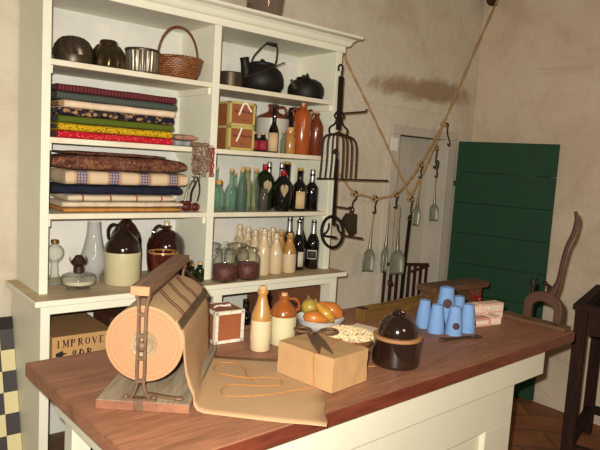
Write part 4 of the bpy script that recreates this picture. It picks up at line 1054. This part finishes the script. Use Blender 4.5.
bottle('tan_crock_bottle', 'small tan stoneware bottle with wide corked neck, left of the tall orange bottle', 'bottle', (1.236, .036, ZB_), [('body', [(0, 0), (.026, 0), (.028, .003), (.0275, .078), (.023, .086), (.021, .092), (.026, .097), (.026, .112), (.020, .114)], M_tan), ('cork', corkp(.019, .113, .022), M_cork)])
ob = bottle('orange_stoneware_bottle', 'tall glossy orange-brown stoneware bottle with two small ears on the second shelf', 'bottle', (1.322, .050, ZB_), [
   ('body', [(0, 0), (.041, 0), (.045, .004), (.048, .10), (.048, .195), (.044, .213), (.034, .227), (.020, .238), (.0155, .242), (.019, .246), (.019, .256), (.012, .259)], M_orange), ('cork', corkp(.011, .258, .010), M_cork)])
for sg in (-1, 1): MB().tube(smoothline([(sg*.030, 0, .231), (sg*.046, 0, .235), (sg*.053, 0, .219), (sg*.046, 0, .199)], 4), .0055, 8).build('ear_handle', M_redbrown, ob)
ob.rotation_euler.z = -.4
bottle('brown_stoneware_bottle', 'dark red-brown corked stoneware bottle at the right end of the second shelf', 'bottle', (1.415, .045, ZB_), [
   ('body', [(0, 0), (.035, 0), (.039, .004), (.040, .145), (.038, .160), (.026, .185), (.014, .205), (.0125, .212), (.016, .216), (.016, .224), (.011, .226)], M_redbrown), ('cork', corkp(.010, .225, .012), M_cork)])
bj = bottle('dark_jug', 'dark brown jug half hidden behind the orange bottle on the second shelf', 'jug', (1.405, .210, ZB_), [
   ('body', [(0, 0), (.070, 0), (.076, .005), (.077, .16), (.072, .190), (.050, .220), (.026, .238), (.022, .248), (.027, .252), (.027, .258), (0, .259)], M_dkglaze)])
MB().tube(smoothline([(-.026, 0, .248), (-.055, 0, .246), (-.066, 0, .232), (-.058, 0, .212)], 5), .0075, 8).build('handle', M_dkglaze, bj); bj.rotation_euler.z = .3

# ================================================================ SHELF C left: folded cloth and books
ZC_ = ZC+.0006; z = ZC_
def cloth(name, lab, x0, x1, y0, y1, z0, z1, m, amp=.003, sc=14, pinch=.0, cat='cloth', seed=0):
    mb = MB(); softbox(mb, x0-(x0+x1)/2, x1-(x0+x1)/2, y0, y1, .0003, z1-z0-.0006, 10, amp, sc, pinch, seed)
    return tag(mb.build(name, m, loc=((x0+x1)/2, 0, z0), angle=60), lab, cat, 'folded textiles on the third shelf')
cloth('folded_cloth', 'golden-tan folded cloth at the very bottom of the pile', .100, .625, .035, .265, z, z+.019, fabric('golden_tan_cloth', 'plain', (176,120,56), (196,142,78)), .0015)
cloth('folded_cloth', 'off-white nubbly cloth, second from the bottom of the pile', .095, .635, .040, .270, z+.019, z+.045, fabric('offwhite_nubbly', 'plain', (196,178,152), (216,200,176)), .0025, 40)
cloth('folded_cloth', 'off-white cloth with small red stripe marks in the pile', .115, .590, .035, .255, z+.045, z+.073, fabric('offwhite_red_marks', 'redmarks', (206,188,160), (150,50,44)), .0025)
cloth('folded_cloth', 'navy blue folded cloth sticking out at both ends of the pile', .060, .640, .055, .280, z+.073, z+.112, fabric('navy_wool', 'plain', (22,26,40), (34,36,54)), .004)
cloth('folded_blanket', 'cream and blue plaid folded blanket above the navy cloth', .105, .655, .040, .275, z+.112, z+.172, fabric('cream_blue_plaid', 'plaid', (208,182,148), (88,92,130), (188,150,112)), .004, 12)
cloth('folded_blanket', 'brown paisley folded blanket on top of the pile', .055, .650, .045, .270, z+.172, z+.235, fabric('brown_paisley', 'paisley', (58,36,28), (104,62,46), (140,96,70)), .006, 12, .3)
cloth('folded_cloth', 'thin dark brown cloth laid along the top of the paisley blanket', .105, .560, .075, .240, z+.235, z+.250, fabric('dark_brown_paisley', 'paisley', (52,32,26), (92,56,42), (120,80,60)), .004, 14, .4)
# tongs and leather coil
tn = thing('iron_tongs', 'small steel tongs with ring joint standing upright beside the divider on the third shelf', 'tongs', (.695, .060, ZC_+.046))
def limb(pts, r0): return MB().tube(smoothline(pts, 5), r0, 8, flat=.6)
limb([(.018, 0, .112), (-.010, 0, .088), (-.030, 0, .050), (-.040, 0, .002)], .0055).build('arm', M_tin, tn)
limb([(.018, 0, .112), (.010, 0, .08), (-.004, .004, .045), (-.008, .004, .0)], .0055).build('arm', M_iron, tn)
limb([(.018, 0, .112), (.032, 0, .085), (.036, 0, .045), (.026, 0, .0)], .0055).build('arm', M_iron, tn)
mb = MB()
for c_ in ((.004, .104), (.028, .120)): mb.tube([(c_[0]+.011*math.cos(a), 0, c_[1]+.011*math.sin(a)) for a in [2*PI*k/14 for k in range(14)]], .004, 6, closed=True)
mb.build('ring', M_tin, tn)
lc2 = thing('leather_strap_coil', 'dark red leather straps coiled at the foot of the tongs', 'strap', (.672, .055, ZC_))
M_leather = mat('dark_red_leather', (92,30,24), .5, var=.35, scale=30, bump=.3)
MB().tube([(.030+.020*math.cos(a), -.01, .0215+.0165*math.sin(a)) for a in [2*PI*k/18 for k in range(18)]], .0048, 8, closed=True).ball((.030, -.01, .0215), .014, .008, .012).build('coil', M_leather, lc2)
MB().tube([(-.010+.028*math.cos(a), -.005, .0225+.0175*math.sin(a)) for a in [2*PI*k/18 for k in range(18)]], .0048, 8, closed=True).ball((-.010, -.005, .022), .020, .012, .015).build('coil', M_leather, lc2)
MB().tube(smoothline([(-.055, 0, .010), (-.050, .01, .030), (-.02, .02, .042), (.02, .02, .040)], 4), .008, 8, flat=.7).build('loose_end', M_leather, lc2)

# ================================================================ SHELF C right: bottles
GB = 'pale glass bottles on the third shelf'
gA = bottle('glass_bottle', 'squat pale green glass bottle with a wide yellow cork, first by the divider', 'bottle', (.826, .045, ZC_), [('body', simple(.027, .135, .085, .118, .014), M_aqua), ('cork', corkp(.016, .133, .018), M_goldwax)], GB)
gB = bottle('glass_bottle', 'pale green glass bottle with slender corked neck, second in the front row', 'bottle', (.896, .045, ZC_), [('body', simple(.030, .195, .095, .140, .010), M_aqua), ('cork', corkp(.0095, .194, .014), M_cork)], GB)
dup(gB, (.862, .130, ZC_), 0, 'slender corked glass bottle standing behind the yellow-corked one', GB, (.8, .8, 1.02))
dup(gB, (.965, .120, ZC_), 0, 'short-necked corked glass bottle behind, between the second and third front bottles', GB, (.85, .85, .90))
gC = bottle('glass_bottle', 'bluish glass bottle with tall cone-shaped shoulders, third in the front row', 'bottle', (.953, .040, ZC_), [('body', [(0, 0), (.023, 0), (.0265, .004), (.0265, .09), (.022, .125), (.014, .160), (.010, .185), (.012, .187), (.012, .195), (.008, .196)], glass('bluish_glass', (208,230,226), .06)), ('cork', corkp(.0105, .194, .014), M_cork)], GB)
gD = bottle('glass_bottle', 'straight olive-tinted glass bottle, first of the two slim ones at the right', 'bottle', (1.000, .062, ZC_), [('body', simple(.022, .205, .120, .165, .0115), M_aqua2), ('cork', corkp(.0105, .204, .014), M_cork)], GB)
dup(gD, (1.035, .040, ZC_), 0, 'straight olive-tinted glass bottle with a glinting neck, beside the empty tumbler', GB, (.95, .95, .98))
dup(gD, (1.035, .150, ZC_), 0, 'corked glass bottle in the back row behind the olive-tinted ones', GB)
tu = bottle('glass_tumbler', 'small open smoky glass jar with no cork, left of the red-sealed flasks', 'jar', (1.086, .036, ZC_), [('vessel', [(0, 0), (.019, 0), (.022, .003), (.024, .05), (.023, .085), (.019, .100), (.019, .112), (.022, .116)], M_smoke)])
GD = 'dark bottles on the third shelf'
def flask(x, y, H_, R_b, lab, capm, m, heart=False):
    o = bottle('oval_flask', lab, 'flask', (x, y, ZC_), [('body', [(0, 0), (R_b*.72, 0), (R_b*.80, .006), (R_b*.98, H_*.38), (R_b, H_*.55), (R_b*.90, H_*.70), (R_b*.62, H_*.80), (R_b*.28, H_*.855), (.0125, H_*.87), (.0125, H_*.90)], m, {'sy': .62, 'seg': 36}),
        ('wax_cap', [(.0135, H_*.865), (.0145, H_*.87), (.0145, H_*.99), (.011, H_), (0, H_)], capm)], GD, -.65)
    if heart:
        mb = MB(); pts_ = []
        for k in range(24):
            a = 2*PI*k/24; pts_.append((16*math.sin(a)**3*.00125, (13*math.cos(a)-5*math.cos(2*a)-2*math.cos(3*a)-math.cos(4*a))*.0024))
        pts_ = [(px+(.018 if R_b > .05 else .008), pz+H_*.52) for px, pz in pts_]
        def on(px, off):
            xx_ = px/R_b; return -R_b*.62*math.sqrt(max(.01, 1-xx_*xx_))-off
        mb.prism(pts_, lambda x_, z_: (x_, on(x_, .0002), z_), lambda x_, z_: (x_, on(x_, .0014), z_)); mb.build('heart_label', M_heart, o, smooth=False)
    return o
flask(1.138, .105, .238, .052, 'dark green oval flask with a red wax cap, the left and taller of the two', M_redwax, M_greenglass, True)
flask(1.208, .038, .212, .048, 'black oval flask with a red wax cap and a heart-shaped tan label', M_redwax, M_blackglass, True)
w0 = bottle('wine_bottle', 'black bottle with yellow seal and tan paper label, front of the third shelf', 'bottle', (1.332, .052, ZC_), [('body', simple(.042, .215, .118, .165, .0145), M_blackglass), ('seal', [(0, .229), (.011, .229), (.0125, .224), (.0135, .210), (.0145, .205)], M_goldwax)], GD)
wrap(.0427, .015, .105, FA-.35, FA+.85, M_label, w0)
w1 = bottle('wine_bottle', 'black bottle with silver foil neck at the right end of the third shelf', 'bottle', (1.420, .055, ZC_), [('body', simple(.038, .200, .120, .158, .0135), M_blackglass), ('foil', [(0, .224), (.012, .224), (.0135, .220), (.0135, .204), (.0155, .165), (.0175, .155)], M_foil)], GD)
dup(w1, (1.415, .160, ZC_), 0, 'silver-necked black bottle behind, between the labelled one and the rightmost', GD, (.9, .9, 1))
dup(w1, (1.330, .215, ZC_), 0, 'silver-necked black bottle in the back, just right of the tall yellow-sealed neck', GD, (.9, .9, 1.12))
dup(w1, (1.245, .215, ZC_), 0, 'silver-necked black bottle in the back, directly behind the two flasks', GD, (.9, .9, 1.12))
w2 = bottle('wine_bottle', 'tall thick-necked black bottle with yellow seal behind the heart-labelled flask', 'bottle', (1.305, .135, ZC_), [('body', simple(.040, .245, .120, .160, .0185), M_blackglass), ('seal', [(0, .258), (.014, .258), (.017, .252), (.0175, .240)], M_goldwax)], GD)
wrap(.0407, .02, .11, FA-1.3, FA-.2, M_heart, w2)

# ================================================================ COUNTER
Z0 = 1.0006
# tall oil lamp
l1 = bottle('glass_oil_lamp', 'tall clear glass oil lamp on a pedestal foot at the left end of the counter', 'oil lamp', (.112, .175, Z0), [
  ('foot', [(0, .004), (.038, 0), (.044, .004), (.040, .014), (.022, .030), (.014, .050), (.018, .062), (.013, .075), (.016, .092), (.022, .098)], M_clear, {'seg': 36}),
  ('font', [(.014, .098), (.030, .108), (.037, .128), (.036, .148), (.026, .162), (.014, .168), (.012, .176)], M_clear, {'seg': 36}),
  ('collar', [(.012, .174), (.016, .175), (.016, .188), (.012, .190), (0, .190)], mat('old_brass', (140,104,56), .4, .7))])
l2 = bottle('glass_oil_lamp', 'low flat glass oil lamp with a brown burner at the front left of the counter', 'oil lamp', (.168, .042, Z0), [
  ('font', [(0, .006), (.042, .006), (.045, 0), (.046, .010), (.050, .016), (.066, .022), (.070, .036), (.069, .054), (.060, .062), (.030, .068), (.018, .072)], M_clear, {'seg': 40}),
  ('oil', [(0, .018), (.048, .019), (.064, .025), (.066, .040), (0, .041)], mat('pale_lamp_oil', (196,190,160), .2, var=.05, bump=0), {'seg': 40}),
  ('burner', [(.018, .070), (.021, .072), (.021, .094), (.016, .098), (.030, .106), (.033, .112), (.026, .122), (.018, .134), (.010, .142), (0, .143)], mat('brown_oxidised_brass', (74,54,40), .45, .5, var=.3), {'seg': 24})])
for k in range(5):
    mb = MB(); a = 2*PI*k/5+.4; mb.tube(smoothline([(.028*math.cos(a), .028*math.sin(a), .110), (.036*math.cos(a), .036*math.sin(a), .122), (.034*math.cos(a), .034*math.sin(a), .136)], 3), .0018, 5)
    mb.build('prong', bpy.data.materials['brown_oxidised_brass'], l2)
bottle('lamp_chimney', 'tall milky glass lamp chimney standing behind the low oil lamp', 'lamp chimney', (.284, .190, Z0), [('glass', [(.033, 0), (.033, .018), (.042, .032), (.058, .060), (.060, .082), (.054, .115), (.042, .155), (.032, .205), (.028, .260), (.0295, .262)], M_chim, {'seg': 40})])
jA = bottle('two_tone_jug', 'gallon stoneware jug with glossy black top and cream body on the counter', 'jug', (.372, .078, Z0), [
  ('body', [(0, 0), (.076, 0), (.080, .004), (.081, .145), (.0805, .150)], M_jugcream, {'seg': 44}),
  ('shoulder', [(.0805, .150), (.080, .168), (.074, .186), (.056, .212), (.034, .236), (.022, .248)], M_dkglaze, {'seg': 44}),
  ('neck', [(.022, .247), (.018, .256), (.021, .262), (.021, .274), (.014, .276), (0, .270)], M_dkglaze, {'seg': 28})])
MB().tube(smoothline([(-.018, 0, .266), (-.048, 0, .272), (-.066, 0, .250), (-.066, 0, .215), (-.060, 0, .198)], 6), .0085, 10, flat=.8).build('handle', M_dkglaze, jA); jA.rotation_euler.z = -.55; jA.scale = (.97, .97, .95)
jB = bottle('brown_jug', 'plain dark red-brown jug half hidden behind the black-topped jug', 'jug', (.446, .222, Z0), [('body', [(0, 0), (.064, 0), (.070, .005), (.071, .175), (.064, .205), (.042, .240), (.026, .256), (.022, .262), (.026, .268), (.026, .290), (.018, .292), (0, .288)], M_dkred, {'seg': 40})])
jC = bottle('round_brown_jug', 'round dark brown glazed jug with pale cork, left of the divider on the counter', 'jug', (.640, .200, Z0), [('body', [(0, 0), (.075, 0), (.082, .006), (.090, .08), (.091, .150), (.082, .185), (.058, .212), (.032, .226), (.020, .230), (.020, .240), (.024, .243), (.024, .250), (.014, .252)], M_dkred, {'seg': 44}), ('cork', corkp(.0135, .250, .024), M_stone)])
jC.scale = (1, 1, .94)
MB().tube(smoothline([(-.020, -.004, .242), (-.048, -.01, .250), (-.072, -.014, .228), (-.076, -.014, .196)], 5), .0085, 10).build('handle', M_dkred, jC)
rbp = bottle('red_brown_crock', 'open glossy red-brown crock with gold-tinted rim, behind the paper roll', 'crock', (.548, .045, Z0), [
  ('base', [(0, 0), (.050, 0), (.054, .004), (.056, .045)], M_stone, {'seg': 40}),
  ('glazed_wall', [(.056, .045), (.060, .060), (.067, .095), (.069, .120), (.067, .132), (.062, .134), (.060, .120), (.056, .06), (0, .045)], mat('glossy_red_glaze', (78,22,14), .1, coat=.8, var=.35, scale=12, bump=0), {'seg': 40}),
  ('rim', [(.0665, .131), (.0685, .135), (.067, .139), (.063, .139), (.061, .134)], mat('gilt_rim', (190,140,70), .3, .3), {'seg': 40})])
gb0 = bottle('small_green_bottle', 'small corked dark green bottle nearest the divider, left bay of the counter', 'bottle', (.704, -.020, Z0), [('body', simple(.021, .080, .052, .068, .011), mat('leaf_green_glass', (26,38,12), .08, coat=.8, bump=0)), ('cork', corkp(.011, .079, .012), M_cork)], 'small green bottles behind the paper roll')
dup(gb0, (.660, -.020, Z0), 0, 'small corked dark green bottle in the middle of the three', 'small green bottles behind the paper roll', (.95, .95, .95))
dup(gb0, (.690, .070, Z0), 0, 'small corked dark green bottle at the back of the three', 'small green bottles behind the paper roll')

# glass jars of beans
GJ = 'glass bean jars'
def jar(x, y, lab, fill=True):
    o = thing('bean_jar' if fill else 'glass_jar', lab, 'jar', (x, y, Z0), 0, GJ)
    MB().lathe([(0, .003), (.056, .0), (.062, .004), (.0635, .04), (.0635, .100), (.057, .116), (.046, .124), (.046, .134), (.053, .138)], seg=40).build('vessel', M_clear, o, angle=60)
    lid = MB().lathe([(.054, .139), (.056, .144), (.046, .150), (.016, .155), (.007, .158), (.006, .163), (.013, .170), (.014, .178), (.008, .185), (0, .186)], seg=36).build('lid', M_clear, o, angle=60)
    return o
def fillbeans(o):
    random.seed(21); mb = MB(); mb.lathe([(0, .006), (.054, .006), (.059, .010), (.0605, .068), (.050, .073), (0, .075)], seg=32)
    for k in range(150):
        a = random.random()*2*PI; q = .056*math.sqrt(random.random()); mb.ball((q*math.cos(a), q*math.sin(a), .074+random.uniform(-.002, .002)), .0045, .003, .003, seg=5)
    b_ = mb.build('beans', M_bean, o, angle=80); b_['kind'] = 'stuff'; return b_
j1 = jar(.822, -.048, 'lidded glass jar half full of dark red beans, nearest the divider'); fillbeans(j1)
dup(j1, (.954, -.040, Z0), 0, 'right-hand lidded glass jar of dark red beans, beside the stoneware bottles', GJ)
j3 = jar(.858, .150, 'empty lidded glass jar at the back, behind the first bean jar', False)
dup(j3, (.992, .112, Z0), 0, 'empty lidded glass jar standing behind the right-hand bean jar', GJ, (1, 1, .98))

# stoneware beer bottles
GS = 'stoneware bottles on the counter'
a_, c_, k_ = beer(.205, .0375)
cs = bottle('cream_bottle', 'cream stoneware bottle, middle one of the three in the front row', 'bottle', (1.160, .006, Z0), [('body', a_, M_stone), ('shoulder', c_, M_stone), ('stopper', k_, M_stone)], GS)
dup(cs, (1.080, .004, Z0), 0, 'taller cream stoneware bottle in the front row, right beside the bean jar', GS, (1, 1, 1.12))
dup(cs, (1.108, .266, Z0), 0, 'cream stoneware bottle farthest left in the back row, above the bean jars', GS, (1, 1, 1.08))
dup(cs, (1.110, .190, Z0), 0, 'cream stoneware bottle second from the left in the back, behind the bean jars', GS, (1, 1, 1.06))
dup(cs, (1.176, .160, Z0), 0, 'cream stoneware bottle third from the left, in the far back row', GS, (1, 1, 1.03))
dup(cs, (1.165, .083, Z0), 0, 'cream stoneware bottle directly behind the gap of the two front cream ones', GS, (1, 1, 1.0))
dup(cs, (1.253, .162, Z0), 0, 'cream stoneware bottle in the back row behind the rear tan-shouldered one', GS, (1, 1, 1.04))
ts = bottle('tan_topped_bottle', 'stoneware bottle with tan shoulders over cream body, right end of the front row', 'bottle', (1.248, .004, Z0), [('body', a_, M_stone), ('shoulder', c_, M_tan), ('stopper', k_, M_cork)], 'tan-topped stoneware bottles on the counter')
dup(cs, (1.100, .108, Z0), 0, 'cream stoneware bottle just right of the right-hand bean jar, behind the tall front one', GS, (.95, .95, 1.03))
dup(ts, (1.249, .083, Z0), 0, 'tan-shouldered stoneware bottle just behind the front row, left of the foil-necked bottles', 'tan-topped stoneware bottles on the counter', (1, 1, 1.02))
# foil-necked wine bottles
GW = 'foil-necked dark bottles on the counter'
wb = bottle('champagne_bottle', 'dark bottle with silver neck and black label at the right end of the counter', 'bottle', (1.448, .050, Z0), [('body', simple(.037, .262, .135, .205, .0135), M_blackglass), ('foil', [(0, .268), (.013, .268), (.015, .262), (.0148, .245), (.0155, .21), (.0185, .193)], M_foil)], GW)
lb = wrap(.0378, .055, .105, FA-.85, FA+.75, M_whiteedge, wb); wrap(.0386, .061, .099, FA-.70, FA+.60, M_greylabel, lb, 'label_centre')
wc = bottle('champagne_bottle', 'dark bottle with silver neck and white label, just right of the tan-topped bottle', 'bottle', (1.345, .050, Z0), [('body', simple(.035, .262, .135, .205, .0135), M_blackglass), ('foil', [(0, .268), (.013, .268), (.015, .262), (.0148, .245), (.0155, .21), (.0185, .193)], M_foil)], GW)
wrap(.0358, .02, .10, FA+.1, FA+1.1, M_whiteedge, wc)
dup(wc, (1.370, .165, Z0), 0, 'silver-necked dark bottle in the back, leftmost of the dark group', GW)
dup(wc, (1.435, .245, Z0), 0, 'silver-necked dark bottle in the far back, second neck from the left', GW)
dup(wc, (1.440, .150, Z0), 0, 'silver-necked dark bottle behind, right next to the one with the black label', GW, (1, 1, 1.02))

# ================================================================ UNDER THE COUNTER
bx = thing('printed_crate', 'tan cardboard box stencilled IMPROVE on the cupboard shelf under the counter', 'box', (.16, .09, .6325), -.0)
MB().box(-.120, .125, -.135, .175, 0, .200).build('carton', [M_card], bx, smooth=False, bev=.002)
MB().box(-.119, .124, -.134, .174, .2, .2012).build('lid', M_cardtop, bx, smooth=False)
def stencil(word, x0, z0, hgt, adv, parent):
    yq = -.1362; t_ = .17; th = .055
    L = {'I': [('v', .5, 0, 1)], 'M': [('t', .12, 0, 1), ('d', .12, 1, .5, .12), ('d2', .88, 1, .5, .12), ('v', .88, 0, 1)], 'P': [('v', .25, 0, 1), ('o', .52, .74, .26, .26)],
         'R': [('v', .25, 0, 1), ('o', .52, .74, .26, .26), ('d', .5, .5, .85, 0)], 'O': [('o', .5, .5, .38, .5)], 'V': [('d', .15, 1, .5, 0), ('d2', .85, 1, .5, 0)],
         'E': [('v', .25, 0, 1), ('h', .3, .78, .97), ('h', .3, .62, .5), ('h', .3, .78, .03), ('s', .78, .80, .97), ('s', .78, .03, .2)],
         'S': [('o', .5, .75, .28, .25), ('o', .5, .25, .28, .25)], 'D': [('v', .22, 0, 1), ('o', .45, .5, .36, .5)], 'B': [('v', .25, 0, 1), ('o', .5, .75, .26, .25), ('o', .52, .27, .28, .26)]}
    for i, ch_ in enumerate(word):
        if ch_ == ' ': continue
        mb = MB(); ox = x0+i*adv; W_ = adv*.82
        P_ = lambda u, v_: (ox+u*W_, yq, z0+v_*hgt)
        for q in L[ch_]:
            if q[0] in 'vts':
                tt = {'v': t_, 't': th*1.2, 's': th}[q[0]]*hgt
                mb.bar(P_(q[1], q[2]), P_(q[1], q[3]), tt, .001, up=(0, 1, 0))
                if q[0] != 's':
                    for v_ in (q[2], q[3]): mb.bar((P_(q[1], v_)[0]-.17*hgt, yq, P_(0, v_)[2]), (P_(q[1], v_)[0]+.17*hgt, yq, P_(0, v_)[2]), th*hgt, .001, up=(0, 1, 0))
            elif q[0] == 'h': mb.bar(P_(q[1], q[3]), P_(q[2], q[3]), th*hgt, .001, up=(0, 1, 0))
            elif q[0] in ('d', 'd2'): mb.bar(P_(q[1], q[2]), P_(q[3], q[4]), (t_ if q[0] == 'd' else th)*hgt, .001, up=(0, 1, 0))
            elif q[0] == 'o':
                n = 16
                for k in range(n):
                    a0, a1 = 2*PI*k/n, 2*PI*(k+1)/n; am = (a0+a1)/2
                    mb.bar(P_(q[1]+q[3]*math.cos(a0)*.85, q[2]+q[4]*math.sin(a0)*.9), P_(q[1]+q[3]*math.cos(a1)*.85, q[2]+q[4]*math.sin(a1)*.9), (th+(t_-th)*abs(math.cos(am))**1.5)*hgt, .001, up=(0, 1, 0))
        mb.build('letter', M_ink, parent, smooth=False)
stencil('IMPROVE', -.109, .156, .028, .0292, bx)
stencil('SDB', -.045, .104, .034, .030, bx)
MB().prism([(-.106, .134), (-.078, .142), (-.078, .134), (-.061, .129), (-.078, .124), (-.078, .118), (-.106, .120)], lambda x, z: (x, -.1366, z), lambda x, z: (x, -.1352, z)).build('pointing_mark', M_ink, bx, smooth=False)
c1 = thing('small_crate', 'small dark brown wooden crate behind the stencilled box, the lower one', 'crate', (.345, .12, .6325), .0)
MB().box(-.045, .05, -.10, .10, 0, .225).build('box_body', M_crate, c1, smooth=False, bev=.002); MB().box(-.048, .053, -.103, .103, .2255, .235).build('lid', M_crate, c1, smooth=False, bev=.001)
c2_ = thing('small_crate', 'small dark brown wooden crate to the right of the other, a little taller', 'crate', (.46, .13, .6325), .0)
MB().box(-.045, .05, -.10, .10, 0, .25).build('box_body', M_crate, c2_, smooth=False, bev=.002); MB().box(-.048, .053, -.103, .103, .2505, .26).build('lid', M_crate, c2_, smooth=False, bev=.001)
bb = thing('brown_carton', 'large rust-brown carton on the right side under the counter, behind the squash bowl', 'box', (1.31, .10, .6325), 0)
MB().box(-.145, .145, -.13, .15, 0, .285).build('carton', mat('dark_brown_carton_card', (112,68,38), .8, bump=.05), bb, smooth=False, bev=.002)
mb = MB()
for k, (x, hgt) in enumerate(((-.02, .10), (.02, .13), (.06, .12), (.10, .09))): mb.box(x, x+.018, -.1312, -.1302, .13, .13+hgt*.6)
mb.build('stamp_mark', mat('brown_ink', (84,44,22), .8, bump=0), bb, smooth=False)
GU = 'dark bottles under the counter'
ub = bottle('dark_bottle', 'dark bottle under the counter, left one seen beside the tall table bottle', 'bottle', (.930, .02, .6325), [('body', simple(.036, .215, .13, .175, .014), M_blackglass), ('foil', [(0, .222), (.012, .222), (.0145, .216), (.0145, .185)], M_castiron)], GU)
dup(ub, (1.000, .02, .6325), 0, 'dark bottle under the counter standing directly behind the tall table bottle', GU, (1, 1, 1.1))
dup(ub, (1.085, .0, .6325), 0, 'dark bottle under the counter, right one near the amber jug', GU, (1, 1, 1.15))
